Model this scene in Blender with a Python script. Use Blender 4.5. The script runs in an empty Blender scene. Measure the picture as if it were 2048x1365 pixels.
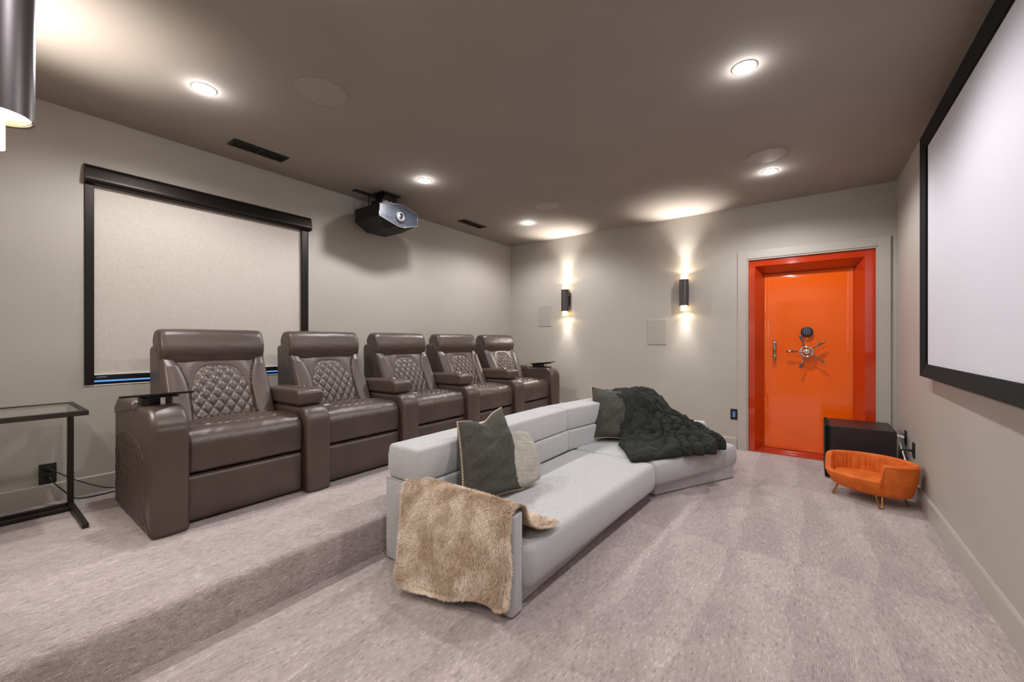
import bpy, bmesh, math, random
import numpy as np
from mathutils import Vector, Matrix

random.seed(7)
rng = np.random.default_rng(11)
S = bpy.context.scene
COL = S.collection
PI = math.pi

# ------------------------------------------------------------------ camera
F_PX = 814.0
THETA = math.atan(598.0 / F_PX)          # heading, turned left from the +X axis
cam_d = bpy.data.cameras.new('camera')
cam = bpy.data.objects.new('camera', cam_d)
COL.objects.link(cam)
cam_d.sensor_fit = 'HORIZONTAL'
cam_d.sensor_width = 36.0
cam_d.lens = F_PX / 2048.0 * 36.0
cam_d.shift_y = (682.0 - 682.5) / 2048.0
cam_d.clip_start = 0.02
cam.location = (0.0, 0.0, 1.23)
cam.rotation_euler = (PI / 2, 0.0, THETA - PI / 2)
S.camera = cam

# ------------------------------------------------------------------ world, exposure
W = bpy.data.worlds.new('world')
S.world = W
W.use_nodes = True
W.node_tree.nodes['Background'].inputs[0].default_value = (0.55, 0.65, 0.8, 1)
W.node_tree.nodes['Background'].inputs[1].default_value = 0.3
S.view_settings.view_transform = 'Standard'
S.view_settings.look = 'None'
S.view_settings.exposure = 0.0
S.view_settings.gamma = 1.0
S.view_settings.use_curve_mapping = False

DOWN_W = 66.0        # recessed ceiling lamps
SCONCE_W = 10.0       # each end of a wall sconce
HALL_FILL_W = 10.0        # added fill lamp, unseen in the hallway behind the camera

# room measures
XN, XF = -0.04, 5.225        # near and far wall
YW = 3.875                   # window wall
ZC = 2.735                   # ceiling
ZP = 0.213                   # raised platform
YP = 2.01                    # its riser
def ys(x):                   # screen wall, very slightly out of square
    return -0.690 + (x - XN) / (XF - XN) * 0.040

# ------------------------------------------------------------------ materials
def srgb(r, g, b):
    f = lambda c: c / 12.92 if c <= 0.04045 else ((c + 0.055) / 1.055) ** 2.4
    return (f(r / 255), f(g / 255), f(b / 255), 1)

class NT:
    """tiny helper round a node tree"""
    def __init__(s, name):
        s.m = bpy.data.materials.new(name)
        s.m.use_nodes = True
        s.t = s.m.node_tree
        s.b = s.t.nodes['Principled BSDF']
    def n(s, kind, **kw):
        nd = s.t.nodes.new(kind)
        for k, v in kw.items():
            if k.startswith('i_'):
                key = k[2:]
                nd.inputs[int(key) if key.isdigit() else key.replace('_', ' ')].default_value = v
            else:
                setattr(nd, k, v)
        return nd
    def l(s, a, b):
        s.t.links.new(a, b)
    def coords(s, scale=(1, 1, 1), rot=(0, 0, 0), src='Object'):
        tc = s.n('ShaderNodeTexCoord')
        mp = s.n('ShaderNodeMapping')
        mp.inputs['Scale'].default_value = scale
        mp.inputs['Rotation'].default_value = rot
        s.l(tc.outputs[src], mp.inputs['Vector'])
        return mp.outputs[0]
    def noise(s, vec, scale, detail=3, rough=0.5):
        nd = s.n('ShaderNodeTexNoise')
        nd.inputs['Scale'].default_value = scale
        nd.inputs['Detail'].default_value = detail
        nd.inputs['Roughness'].default_value = rough
        s.l(vec, nd.inputs['Vector'])
        return nd.outputs['Fac']
    def ramp(s, fac, stops):
        nd = s.n('ShaderNodeValToRGB')
        cr = nd.color_ramp
        while len(cr.elements) < len(stops):
            cr.elements.new(0.5)
        for e, (p, c) in zip(cr.elements, stops):
            e.position = p
            e.color = c
        s.l(fac, nd.inputs[0])
        return nd.outputs[0]
    def mix(s, a, b, fac, mode='MIX'):
        nd = s.n('ShaderNodeMix', data_type='RGBA', blend_type=mode)
        for sock, v in ((nd.inputs[0], fac), (nd.inputs[6], a), (nd.inputs[7], b)):
            if hasattr(v, 'is_linked'):
                s.l(v, sock)
            else:
                sock.default_value = v
        return nd.outputs[2]
    def bump(s, h, strength, dist=0.01):
        nd = s.n('ShaderNodeBump')
        nd.inputs['Strength'].default_value = strength
        nd.inputs['Distance'].default_value = dist
        s.l(h, nd.inputs['Height'])
        s.l(nd.outputs[0], s.b.inputs['Normal'])
    def set(s, **kw):
        for k, v in kw.items():
            s.b.inputs[k.replace('_', ' ')].default_value = v
        return s

def plain(name, col, rough=0.5, metal=0.0, var=0.05, **kw):
    t = NT(name)
    t.set(Roughness=rough, Metallic=metal)
    v = t.coords()
    nz = t.noise(v, 35, 2)
    c2 = tuple(min(1, c * (1 + var)) for c in col[:3]) + (1,)
    c1 = tuple(c * (1 - var) for c in col[:3]) + (1,)
    t.l(t.ramp(nz, [(0.3, c1), (0.7, c2)]), t.b.inputs['Base Color'])
    t.set(**kw)
    return t.m

def paint(name, col, rough, bump=0.06):
    t = NT(name)
    t.set(Roughness=rough)
    v = t.coords()
    big = t.noise(v, 1.7, 3)
    c1 = tuple(c * 0.965 for c in col[:3]) + (1,)
    c2 = tuple(c * 1.03 for c in col[:3]) + (1,)
    t.l(t.ramp(big, [(0.35, c1), (0.65, c2)]), t.b.inputs['Base Color'])
    v2 = t.coords((1, 1, 1))
    a = t.noise(v2, 6, 5, 0.55)
    t.bump(a, bump, 0.02)
    return t.m

M = {}
M['wall'] = paint('greige_wall_paint', srgb(170, 164, 155), 0.55, 0.10)
M['ceiling'] = paint('taupe_ceiling_paint', srgb(152, 143, 135), 0.9, 0.05)
M['ceiling'].node_tree.nodes['Principled BSDF'].inputs['Specular IOR Level'].default_value = 0.15
M['trim'] = paint('trim_paint', srgb(175, 168, 159), 0.35, 0.0)

def carpet(name, marks):
    t = NT(name)
    t.set(Roughness=0.95, Sheen_Weight=0.25, Sheen_Roughness=0.6)
    tc = t.n('ShaderNodeTexCoord')
    sx = t.n('ShaderNodeSeparateXYZ'); t.l(tc.outputs['Object'], sx.inputs[0])
    def mth(op, a_, b_=None):
        nd = t.n('ShaderNodeMath', operation=op)
        for q, v_ in zip(nd.inputs, (a_, b_)):
            if v_ is None: continue
            if hasattr(v_, 'is_linked'): t.l(v_, q)
            else: q.default_value = v_
        return nd.outputs[0]
    yz = mth('ADD', sx.outputs[1], sx.outputs[2])
    ry = mth('MULTIPLY', yz, 118.0)                 # loop rows, about a centimetre apart
    row = mth('FLOOR', ry)
    rib = mth('ABSOLUTE', mth('SINE', mth('MULTIPLY', ry, PI)))
    cb = t.n('ShaderNodeCombineXYZ')
    t.l(mth('MULTIPLY', sx.outputs[0], 26.0), cb.inputs[0]); t.l(mth('MULTIPLY', row, 5.37), cb.inputs[1])
    dash = t.noise(cb.outputs[0], 1.0, 3, 0.6)
    v1 = t.coords((130, 130, 130))
    tuft = t.noise(v1, 2.0, 3, 0.75)
    # strokes left by a vacuum cleaner: rows of long wedges in the pile
    nv = t.coords((1, 1, 1))
    wob = t.noise(nv, 2.2, 3, 0.5)
    fx = mth('ADD', mth('DIVIDE', mth('SUBTRACT', sx.outputs[0], 0.89), 1.38), mth('MULTIPLY', wob, 0.10))
    strow = mth('FLOOR', fx); tfr = mth('FRACT', fx)
    wn3 = t.n('ShaderNodeTexWhiteNoise', noise_dimensions='1D'); t.l(strow, wn3.inputs['W'])
    cc = mth('ADD', mth('ADD', mth('DIVIDE', yz, 0.33), mth('MULTIPLY', wn3.outputs['Value'], 5.0)), mth('MULTIPLY', wob, 0.5))
    saw = mth('FRACT', cc)
    dif = mth('ADD', mth('MULTIPLY', mth('SUBTRACT', mth('ADD', mth('MULTIPLY', tfr, 0.75), 0.12), saw), 2.4), 0.5)
    tracks = dif
    v3 = t.coords((2.2, 3.0, 1.0), (0, 0, -0.25))
    tr2 = t.noise(v3, 0.9, 2, 0.5)
    base = t.ramp(dash, [(0.30, srgb(146, 130, 130)), (0.42, srgb(172, 157, 156)), (0.58, srgb(184, 169, 168)), (0.70, srgb(206, 193, 192))])
    ribc = t.ramp(rib, [(0.0, (0.80, 0.79, 0.79, 1)), (0.45, (1.0, 1.0, 1.0, 1)), (1.0, (1.05, 1.05, 1.05, 1))])
    patch = t.noise(t.coords((9, 14, 14)), 1.3, 3, 0.6)
    pm = t.ramp(patch, [(0.42, (0.08, 0.08, 0.08, 1)), (0.60, (0.9, 0.9, 0.9, 1))])
    base = t.mix(base, ribc, pm, 'MULTIPLY')
    fine = t.ramp(tuft, [(0.32, (0.52, 0.51, 0.51, 1)), (0.68, (1.20, 1.185, 1.19, 1))])
    c = t.mix(base, fine, 0.8, 'MULTIPLY')
    tk = t.ramp(tracks, [(0.25, (0.86, 0.85, 0.85, 1)), (0.75, (1.07, 1.07, 1.07, 1))])
    tk2 = t.ramp(tr2, [(0.47, (0.93, 0.93, 0.93, 1)), (0.52, (1.02, 1.02, 1.02, 1))])
    c = t.mix(c, tk, marks, 'MULTIPLY')
    c = t.mix(c, tk2, 1.0, 'MULTIPLY')
    t.l(c, t.b.inputs['Base Color'])
    h = t.n('ShaderNodeMath', operation='ADD')
    t.l(mth('MULTIPLY', mth('MULTIPLY', rib, 0.9), pm), h.inputs[0]); t.l(tuft, h.inputs[1])
    t.bump(h.outputs[0], 0.45, 0.006)
    return t.m
M['carpet'] = carpet('loop_carpet', 0.8)
M['carpet_step'] = carpet('loop_carpet_platform', 0.35)

def leather():
    t = NT('dark_brown_leather')
    t.set(Roughness=0.36, Specular_IOR_Level=0.75)
    v = t.coords()
    cloud = t.noise(v, 4, 3)
    t.l(t.ramp(cloud, [(0.3, srgb(66, 52, 47)), (0.7, srgb(79, 63, 57))]), t.b.inputs['Base Color'])
    g = t.noise(v, 260, 3, 0.6)
    w = t.noise(v, 9, 3, 0.6)
    ad = t.n('ShaderNodeMath', operation='MULTIPLY_ADD')
    t.l(w, ad.inputs[0]); ad.inputs[1].default_value = 3.0; t.l(g, ad.inputs[2])
    t.bump(ad.outputs[0], 0.16, 0.004)
    r = t.ramp(cloud, [(0.2, (0.33, 0.33, 0.33, 1)), (0.8, (0.42, 0.42, 0.42, 1))])
    t.l(r, t.b.inputs['Roughness'])
    return t.m
M['leather'] = leather()
M['stitch'] = plain('tan_thread', srgb(150, 122, 98), 0.7)

def weave(name, ca, cb, sc=420, rough=0.9, sheen=0.3, bump=0.25):
    t = NT(name)
    t.set(Roughness=rough, Sheen_Weight=sheen, Sheen_Roughness=0.5)
    va = t.coords((sc, sc * 0.16, sc * 0.16))
    vb = t.coords((sc * 0.16, sc * 0.16, sc))
    a = t.noise(va, 1, 2, 0.6)
    b = t.noise(vb, 1, 2, 0.6)
    ad = t.n('ShaderNodeMath', operation='ADD')
    t.l(a, ad.inputs[0]); t.l(b, ad.inputs[1])
    hf = t.n('ShaderNodeMath', operation='MULTIPLY')
    t.l(ad.outputs[0], hf.inputs[0]); hf.inputs[1].default_value = 0.5
    t.l(t.ramp(hf.outputs[0], [(0.36, ca), (0.64, cb)]), t.b.inputs['Base Color'])
    t.bump(hf.outputs[0], bump, 0.004)
    return t.m
M['sofa'] = weave('pale_grey_upholstery', srgb(152, 152, 154), srgb(200, 200, 202), 900)
M['olive'] = weave('dark_olive_linen', srgb(50, 49, 43), srgb(72, 70, 62), 300, 0.9, 0.05)
M['cream'] = weave('greige_linen', srgb(148, 144, 134), srgb(180, 176, 165), 300, 0.9, 0.1)
M['shade'] = weave('cream_shade_cloth', srgb(188, 180, 170), srgb(202, 194, 185), 260, 0.85, 0.0, 0.06)
M['screen'] = plain('matte_screen_cloth', srgb(206, 205, 213), 0.8, 0, 0.006)
M['velvet_black'] = plain('black_velvet', srgb(14, 14, 15), 0.9, 0, Sheen_Weight=0.02, Specular_IOR_Level=0.2)
M['black'] = plain('black_satin', srgb(22, 22, 22), 0.38)
M['bronze'] = plain('dark_bronze_metal', srgb(44, 39, 36), 0.36, 0.75)
M['table_metal'] = plain('dark_table_metal', srgb(50, 43, 38), 0.42, 0.6)
M['sconce'] = plain('dark_bronze_sconce', srgb(92, 86, 88), 0.36, 0.8)
M['matte_black'] = plain('matte_black', srgb(17, 17, 18), 0.6)
M['grille_taupe'] = plain('taupe_speaker_grille', srgb(156, 147, 139), 0.7)
M['grille_grey'] = plain('grey_wall_grille', srgb(160, 155, 147), 0.8, 0, 0.01)
M['chrome'] = plain('chrome', (0.75, 0.75, 0.76, 1), 0.12, 1.0)
M['dark_chrome'] = plain('dark_chrome', (0.28, 0.27, 0.27, 1), 0.16, 1.0)
M['dark_chrome2'] = plain('smoky_chrome', (0.48, 0.47, 0.47, 1), 0.12, 1.0)
M['silver'] = plain('silver_trim', (0.62, 0.63, 0.68, 1), 0.3, 0.9)
M['proj_front'] = plain('projector_front', srgb(50, 53, 62), 0.35, 0.3)
M['brass'] = plain('brass', srgb(190, 140, 66), 0.28, 1.0)
M['gold_in'] = plain('gold_liner', srgb(205, 150, 80), 0.3, 0.9)
M['white'] = plain('white_plastic', srgb(228, 226, 222), 0.4)
M['yellow'] = plain('yellow_label', srgb(222, 182, 30), 0.5)
M['print'] = plain('pale_print', srgb(200, 200, 205), 0.5)
M['espresso'] = None

def wood():
    t = NT('espresso_veneer')
    t.set(Roughness=0.42)
    v = t.coords((6, 6, 90))
    nz = t.noise(v, 1, 4, 0.6)
    t.l(t.ramp(nz, [(0.3, srgb(30, 24, 25)), (0.7, srgb(44, 36, 37))]), t.b.inputs['Base Color'])
    t.bump(nz, 0.08, 0.002)
    return t.m
M['espresso'] = wood()

def lacquer(name, col, rough=0.10):
    t = NT(name)
    t.set(Roughness=rough, Specular_IOR_Level=0.5, Coat_Weight=0.8, Coat_Roughness=0.04)
    v = t.coords()
    nz = t.noise(v, 1.2, 2)
    c1 = tuple(c * 0.95 for c in col[:3]) + (1,)
    c2 = tuple(min(1, c * 1.04) for c in col[:3]) + (1,)
    t.l(t.ramp(nz, [(0.3, c1), (0.7, c2)]), t.b.inputs['Base Color'])
    n2 = t.noise(v, 2.2, 2)
    t.bump(n2, 0.008, 0.02)
    return t.m
M['orange'] = lacquer('orange_lacquer', srgb(242, 98, 10))
M['orange_shaded'] = lacquer('orange_lacquer_shaded', srgb(190, 54, 16))  # same orange as the leaf, with the frame's shade put into the colour

def velvet(name, dark, light, scale=14):
    t = NT(name)
    t.set(Roughness=0.7, Sheen_Weight=0.6, Sheen_Roughness=0.35)
    t.b.inputs['Sheen Tint'].default_value = light
    v = t.coords()
    nz = t.noise(v, scale, 3)
    t.l(t.ramp(nz, [(0.35, dark), (0.65, light)]), t.b.inputs['Base Color'])
    n2 = t.noise(v, 300, 2)
    t.bump(n2, 0.12, 0.003)
    return t.m
M['velvet_orange'] = velvet('orange_velvet', srgb(196, 88, 12), srgb(216, 106, 26))

def furgreen():
    t = NT('dark_green_plush')
    t.set(Roughness=0.8, Sheen_Weight=0.30, Sheen_Roughness=0.25)
    t.b.inputs['Sheen Tint'].default_value = srgb(120, 130, 118)
    v = t.coords()
    a = t.noise(v, 9, 4, 0.6)
    t.l(t.ramp(a, [(0.3, srgb(6, 8, 5)), (0.55, srgb(13, 17, 9)), (0.75, srgb(30, 40, 18))]), t.b.inputs['Base Color'])
    n1 = t.noise(v, 70, 4, 0.7)
    n2 = t.noise(v, 420, 2, 0.7)
    ad = t.n('ShaderNodeMath', operation='MULTIPLY_ADD')
    t.l(n1, ad.inputs[0]); ad.inputs[1].default_value = 2.0; t.l(n2, ad.inputs[2])
    t.bump(ad.outputs[0], 0.9, 0.012)
    return t.m
M['green'] = furgreen()

def fur():
    t = NT('tan_sheepskin_fur')
    t.set(Roughness=0.75, Sheen_Weight=0.2)
    at = t.n('ShaderNodeAttribute', attribute_name='tip')
    v = t.coords()
    a = t.noise(v, 6, 4, 0.65)
    basec = t.ramp(a, [(0.40, srgb(160, 135, 112)), (0.56, srgb(240, 220, 198))])
    tipc = t.ramp(a, [(0.40, srgb(232, 208, 182)), (0.58, srgb(255, 244, 230))])
    t.l(t.mix(basec, tipc, at.outputs['Fac']), t.b.inputs['Base Color'])
    return t.m
M['fur'] = fur()
M['hide'] = plain('sheepskin_backing', srgb(158, 134, 112), 0.9)

def glass(name, tint, rough=0.02):
    t = NT(name)
    t.set(Roughness=rough, Transmission_Weight=1.0, IOR=1.45)
    v = t.coords()
    nz = t.noise(v, 3, 1)
    c2 = tuple(min(1, c * 1.01) for c in tint[:3]) + (1,)
    t.l(t.ramp(nz, [(0.3, tint), (0.7, c2)]), t.b.inputs['Base Color'])
    return t.m
M['glass'] = glass('clear_glass', (0.93, 0.96, 0.95, 1))

def emit(name, col, strength):
    t = NT(name)
    t.set(Roughness=0.5)
    t.b.inputs['Base Color'].default_value = (0.04, 0.04, 0.04, 1)
    v = t.coords()
    nz = t.noise(v, 6, 1)
    c1 = tuple(c * 0.97 for c in col[:3]) + (1,)
    t.l(t.ramp(nz, [(0.3, c1), (0.7, col)]), t.b.inputs['Emission Color'])
    t.b.inputs['Emission Strength'].default_value = strength
    return t.m
M['lamp'] = emit('led_lens', (1.0, 0.97, 0.95, 1), 40.0)
M['tube'] = emit('warm_glowing_tube', (1.0, 0.70, 0.38, 1), 9.0)
M['tube_end'] = emit('warm_lamp_face', (1.0, 0.80, 0.55, 1), 16.0)
M['daylight'] = emit('dusk_blue_window', (0.16, 0.45, 1.0, 1), 0.9)
M['blue_led'] = emit('blue_night_light', (0.10, 0.32, 0.75, 1), 0.35)
M['red_led'] = emit('red_indicator', (1.0, 0.05, 0.08, 1), 4.0)

# ------------------------------------------------------------------ objects
def tag(o, label=None, cat=None, group=None, kind=None):
    if label: o['label'] = label
    if cat: o['category'] = cat
    if group: o['group'] = group
    if kind: o['kind'] = kind
    return o

def empty(name, loc, rz=0.0):
    o = bpy.data.objects.new(name, None)
    COL.objects.link(o)
    o.empty_display_size = 0.1
    o.location = loc
    o.rotation_euler = (0, 0, rz)
    return o

def origin_of(o):
    v = Vector((0, 0, 0))
    while o is not None:
        v += o.location
        o = o.parent
    return v

class MB:
    """collects shapes into one mesh, in world coordinates"""
    def __init__(s):
        s.v = []; s.f = []; s.n = 0
    def add(s, v, f):
        v = np.asarray(v, float)
        s.v.append(v)
        s.f += [tuple(int(i) + s.n for i in q) for q in f]
        s.n += len(v)
        return s
    def box(s, x0, x1, y0, y1, z0, z1):
        v = [(x0, y0, z0), (x1, y0, z0), (x1, y1, z0), (x0, y1, z0),
             (x0, y0, z1), (x1, y0, z1), (x1, y1, z1), (x0, y1, z1)]
        return s.add(v, [(0, 3, 2, 1), (4, 5, 6, 7), (0, 1, 5, 4), (1, 2, 6, 5), (2, 3, 7, 6), (3, 0, 4, 7)])
    def hexa(s, bottom, top):
        v = list(bottom) + list(top)
        return s.add(v, [(0, 3, 2, 1), (4, 5, 6, 7), (0, 1, 5, 4), (1, 2, 6, 5), (2, 3, 7, 6), (3, 0, 4, 7)])
    def lathe(s, prof, c, axis='z', n=40, cap=True):
        """prof: list of (radius, height) along axis, from c"""
        rings = []
        for r, h in prof:
            a = np.linspace(0, 2 * PI, n, endpoint=False)
            p, q = r * np.cos(a), r * np.sin(a)
            hh = np.full(n, h)
            rings.append({'z': np.stack([p, q, hh], 1), 'x': np.stack([hh, p, q], 1), 'y': np.stack([q, hh, p], 1)}[axis])
        v = np.concatenate(rings) + np.array(c)
        f = []
        for i in range(len(prof) - 1):
            for j in range(n):
                k = (j + 1) % n
                f.append((i * n + j, i * n + k, (i + 1) * n + k, (i + 1) * n + j))
        if cap:
            f.append(tuple(range(n - 1, -1, -1)))
            b = (len(prof) - 1) * n
            f.append(tuple(b + j for j in range(n)))
        return s.add(v, f)
    def tube(s, pts, r, n=10, cap=True, closed=False):
        P = [Vector(p) for p in pts]
        m = len(P)
        rr = r if hasattr(r, '__len__') else [r] * m
        V = []
        up = None
        for i in range(m):
            if closed:
                d = (P[(i + 1) % m] - P[i - 1])
            else:
                d = (P[min(i + 1, m - 1)] - P[max(i - 1, 0)])
            d = d.normalized() if d.length > 0 else Vector((0, 0, 1))
            if up is None:
                up = Vector((0, 0, 1)) if abs(d.z) < 0.9 else Vector((1, 0, 0))
            a = (up - d * up.dot(d)).normalized()
            up = a
            b = d.cross(a)
            for j in range(n):
                t = 2 * PI * j / n
                V.append(P[i] + (a * math.cos(t) + b * math.sin(t)) * rr[i])
        f = []
        for i in range(m if closed else m - 1):
            i2 = (i + 1) % m
            for j in range(n):
                k = (j + 1) % n
                f.append((i * n + j, i * n + k, i2 * n + k, i2 * n + j))
        if cap and not closed:
            f.append(tuple(range(n - 1, -1, -1)))
            f.append(tuple((m - 1) * n + j for j in range(n)))
        return s.add([tuple(p) for p in V], f)
    def grid(s, A, closed_u=False, closed_v=False, flip=False):
        A = np.asarray(A, float)
        nu, nv = A.shape[:2]
        f = []
        for i in range(nu if closed_u else nu - 1):
            for j in range(nv if closed_v else nv - 1):
                i2, j2 = (i + 1) % nu, (j + 1) % nv
                q = (i * nv + j, i2 * nv + j, i2 * nv + j2, i * nv + j2)
                f.append(q[::-1] if flip else q)
        return s.add(A.reshape(-1, 3), f)
    def prism(s, poly, axis, a, b):
        """polygon extruded along axis from a to b; poly in the other two coordinates (cyclic order)"""
        n = len(poly)
        def P(p, h):
            return {'x': (h, p[0], p[1]), 'y': (p[0], h, p[1]), 'z': (p[0], p[1], h)}[axis]
        v = [P(p, a) for p in poly] + [P(p, b) for p in poly]
        f = [tuple(range(n - 1, -1, -1)), tuple(range(n, 2 * n))]
        f += [(i, (i + 1) % n, n + (i + 1) % n, n + i) for i in range(n)]
        return s.add(v, f)
    def build(s, name, mat, parent=None, smooth=True, bevel=0.0, segs=3, angle=40, sub=0):
        me = bpy.data.meshes.new(name)
        V = np.concatenate(s.v)
        off = origin_of(parent) if parent is not None else Vector((0, 0, 0))
        if parent is None:
            off = Vector(((V[:, 0].min() + V[:, 0].max()) / 2, (V[:, 1].min() + V[:, 1].max()) / 2, V[:, 2].min()))
        me.from_pydata([tuple(p) for p in (V - np.array(off))], [], s.f)
        bm = bmesh.new(); bm.from_mesh(me)
        bmesh.ops.recalc_face_normals(bm, faces=bm.faces[:])
        bm.to_mesh(me); bm.free()
        me.materials.append(mat)
        o = bpy.data.objects.new(name, me)
        COL.objects.link(o)
        if parent is not None:
            o.parent = parent
        else:
            o.location = off
        if smooth:
            me.polygons.foreach_set('use_smooth', [True] * len(me.polygons))
            me.set_sharp_from_angle(angle=math.radians(angle))
        if bevel > 0:
            b = o.modifiers.new('bevel', 'BEVEL')
            b.width = bevel; b.segments = segs; b.limit_method = 'ANGLE'; b.angle_limit = math.radians(35)
            b.harden_normals = False
        if sub:
            m = o.modifiers.new('sub', 'SUBSURF'); m.levels = sub; m.render_levels = sub
        return o

def children(o):
    return [c for c in bpy.data.objects if c.parent == o]

def copy_tree(o, parent=None):
    c = o.copy()
    COL.objects.link(c)
    c.parent = parent
    for ch in children(o):
        copy_tree(ch, c)
    return c

def struct(o, label=None):
    o['kind'] = 'structure'
    if label: o['label'] = label
    return o

# ---------- soft shapes
def round_poly(pts, radii, step=0.008):
    """closed polygon with rounded corners, resampled"""
    n = len(pts)
    P = [Vector((p[0], p[1])) for p in pts]
    if not hasattr(radii, '__len__'): radii = [radii] * n
    out = []
    for i in range(n):
        a, b, c = P[i - 1], P[i], P[(i + 1) % n]
        d1, d2 = (a - b).normalized(), (c - b).normalized()
        ang = math.acos(max(-1, min(1, d1.dot(d2))))
        r = radii[i]
        if r <= 1e-5 or ang > PI - 0.02:
            out.append(b); continue
        t = min(r / math.tan(ang / 2), 0.49 * (a - b).length, 0.49 * (c - b).length)
        r = t * math.tan(ang / 2)
        s_, e_ = b + d1 * t, b + d2 * t
        cen = b + (d1 + d2).normalized() * (r / math.sin(ang / 2))
        v0, v1 = s_ - cen, e_ - cen
        tot = math.atan2(v0.x * v1.y - v0.y * v1.x, v0.dot(v1))
        k = max(3, int(abs(tot) * r / step) + 2)
        for j in range(k + 1):
            q = tot * j / k
            out.append(cen + Vector((v0.x * math.cos(q) - v0.y * math.sin(q), v0.x * math.sin(q) + v0.y * math.cos(q))))
    A = np.array([(p.x, p.y) for p in out])
    seg = np.linalg.norm(np.roll(A, -1, 0) - A, axis=1)
    L = np.concatenate([[0], np.cumsum(seg)])
    m = max(12, int(L[-1] / step))
    s = np.linspace(0, L[-1], m, endpoint=False)
    B = np.vstack([A, A[:1]])
    return np.stack([np.interp(s, L, B[:, 0]), np.interp(s, L, B[:, 1])], 1)

def normals2(P):
    d = np.roll(P, -1, 0) - np.roll(P, 1, 0)
    d /= np.linalg.norm(d, axis=1)[:, None] + 1e-9
    nrm = np.stack([d[:, 1], -d[:, 0]], 1)
    area = 0.5 * np.sum(P[:, 0] * np.roll(P[:, 1], -1) - np.roll(P[:, 0], -1) * P[:, 1])
    return nrm if area > 0 else -nrm

def loft_x(prof, x0, x1, r, nx, disp=None, x_first=None):
    """closed (y,z) profile lofted along x with rounded ends; disp(x,y,z,ny,nz) pushes along the normal"""
    P = np.asarray(prof)
    N = normals2(P)
    cs = P.mean(0)
    k = 6
    e = [r * (1 - math.cos(PI / 2 * i / k)) for i in range(k)]
    xs = [x0 + a for a in e] + list(np.linspace(x0 + r, x1 - r, nx)) + [x1 - a for a in e[::-1]]
    rings = []
    for x in xs:
        d = min(x - x0, x1 - x)
        ins = 0.0 if d >= r else r - math.sqrt(max(0, r * r - (r - d) ** 2))
        Q = P - N * ins
        if disp is not None:
            Q = Q + N * disp(x, P[:, 0], P[:, 1], N[:, 0], N[:, 1])[:, None] * (1 if d >= r else d / r)
        rings.append(np.column_stack([np.full(len(Q), x), Q]))
    A = np.stack(rings)
    mb = MB()
    mb.grid(A, closed_v=True)
    n = len(P)
    # end caps as fans
    for ri, flip in ((0, False), (len(xs) - 1, True)):
        c = A[ri].mean(0)
        v = np.vstack([A[ri], c])
        f = [((j + 1) % n, j, n) if not flip else (j, (j + 1) % n, n) for j in range(n)]
        mb.add(v, f)
    return mb

def poly_cushion(poly, z0, z1, r, rc=0.03, dome=0.0, step=0.02, zf=None):
    """plan polygon to a cushion with rounded edges; dome lifts the middle of the top"""
    P = round_poly(poly, rc, step)
    N = normals2(P)
    k = 6
    levels = []
    for i in range(k + 1):
        a = PI / 2 * i / k
        levels.append((r * (1 - math.sin(a)), z0 + r * (1 - math.cos(a))))
    for zz in np.linspace(z0 + r, z1 - r, 5)[1:-1]:
        levels.append((-0.006 * (1 if dome else 0), zz))
    for i in range(k + 1):
        a = PI / 2 * (1 - i / k)
        levels.append((r * (1 - math.sin(a)), z1 - r * (1 - math.cos(a))))
    rings = [np.column_stack([P - N * ins, np.full(len(P), z)]) for ins, z in levels]
    cen = P.mean(0)
    top = P - N * r
    m = 12
    for i in range(1, m):
        t = i / m
        q = top + (cen - top) * t
        rings.append(np.column_stack([q, np.full(len(P), z1 + dome * (1 - (1 - t) ** 2))]))
    A = np.stack(rings)
    mb = MB()
    mb.grid(A, closed_v=True)
    n = len(P)
    v = np.vstack([A[-1], [cen[0], cen[1], z1 + dome]])
    mb.add(v, [(j, (j + 1) % n, n) for j in range(n)])
    mb.add(A[0], [tuple(range(n))])
    return mb

def text_mesh(body, size, extrude=0.0003):
    cu = bpy.data.curves.new('t', 'FONT')
    cu.body = body; cu.size = size; cu.extrude = extrude
    cu.align_x = 'CENTER'; cu.align_y = 'CENTER'
    o = bpy.data.objects.new('t', cu)
    COL.objects.link(o)
    bpy.context.view_layer.update()
    me = bpy.data.meshes.new_from_object(o.evaluated_get(bpy.context.evaluated_depsgraph_get()))
    bpy.data.objects.remove(o); bpy.data.curves.remove(cu)
    V = np.array([v.co[:] for v in me.vertices]).reshape(-1, 3)
    Fc = [tuple(p.vertices) for p in me.polygons]
    bpy.data.meshes.remove(me)
    return V, Fc

def smooth_noise(x, y, seed=0, octaves=3):
    g = np.random.default_rng(seed)
    out = np.zeros(np.broadcast(x, y).shape)
    for o in range(octaves):
        for _ in range(4):
            a = g.uniform(0, 2 * PI); ph = g.uniform(0, 2 * PI); fr = (2 ** o) * g.uniform(0.7, 1.3)
            out = out + np.sin(fr * (x * math.cos(a) + y * math.sin(a)) + ph) / (4 * 1.7 ** o)
    return out

# ==================================================================== ROOM
T = 0.12
def quad_wall(pts, name, mat):
    """thick wall from a plan quad"""
    mb = MB()
    return mb
# floor: one slab under room and hallway
fl = MB().box(-1.75, XF + 0.35, -0.95, YW + T, -0.1, 0.0).build('floor', M['carpet'], smooth=False)
struct(fl, 'mauve grey loop carpet of the lower floor')
# platform with a rounded nosing
prof = round_poly([(YP, 0.0), (YW, 0.0), (YW, ZP), (YP, ZP)], [0, 0, 0, 0.035], 0.012)
mb = MB(); mb.prism([tuple(p) for p in prof], 'x', XN, XF)
pf = mb.build('platform', M['carpet_step'], angle=50)
struct(pf, 'carpeted raised platform under the recliners')
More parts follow.
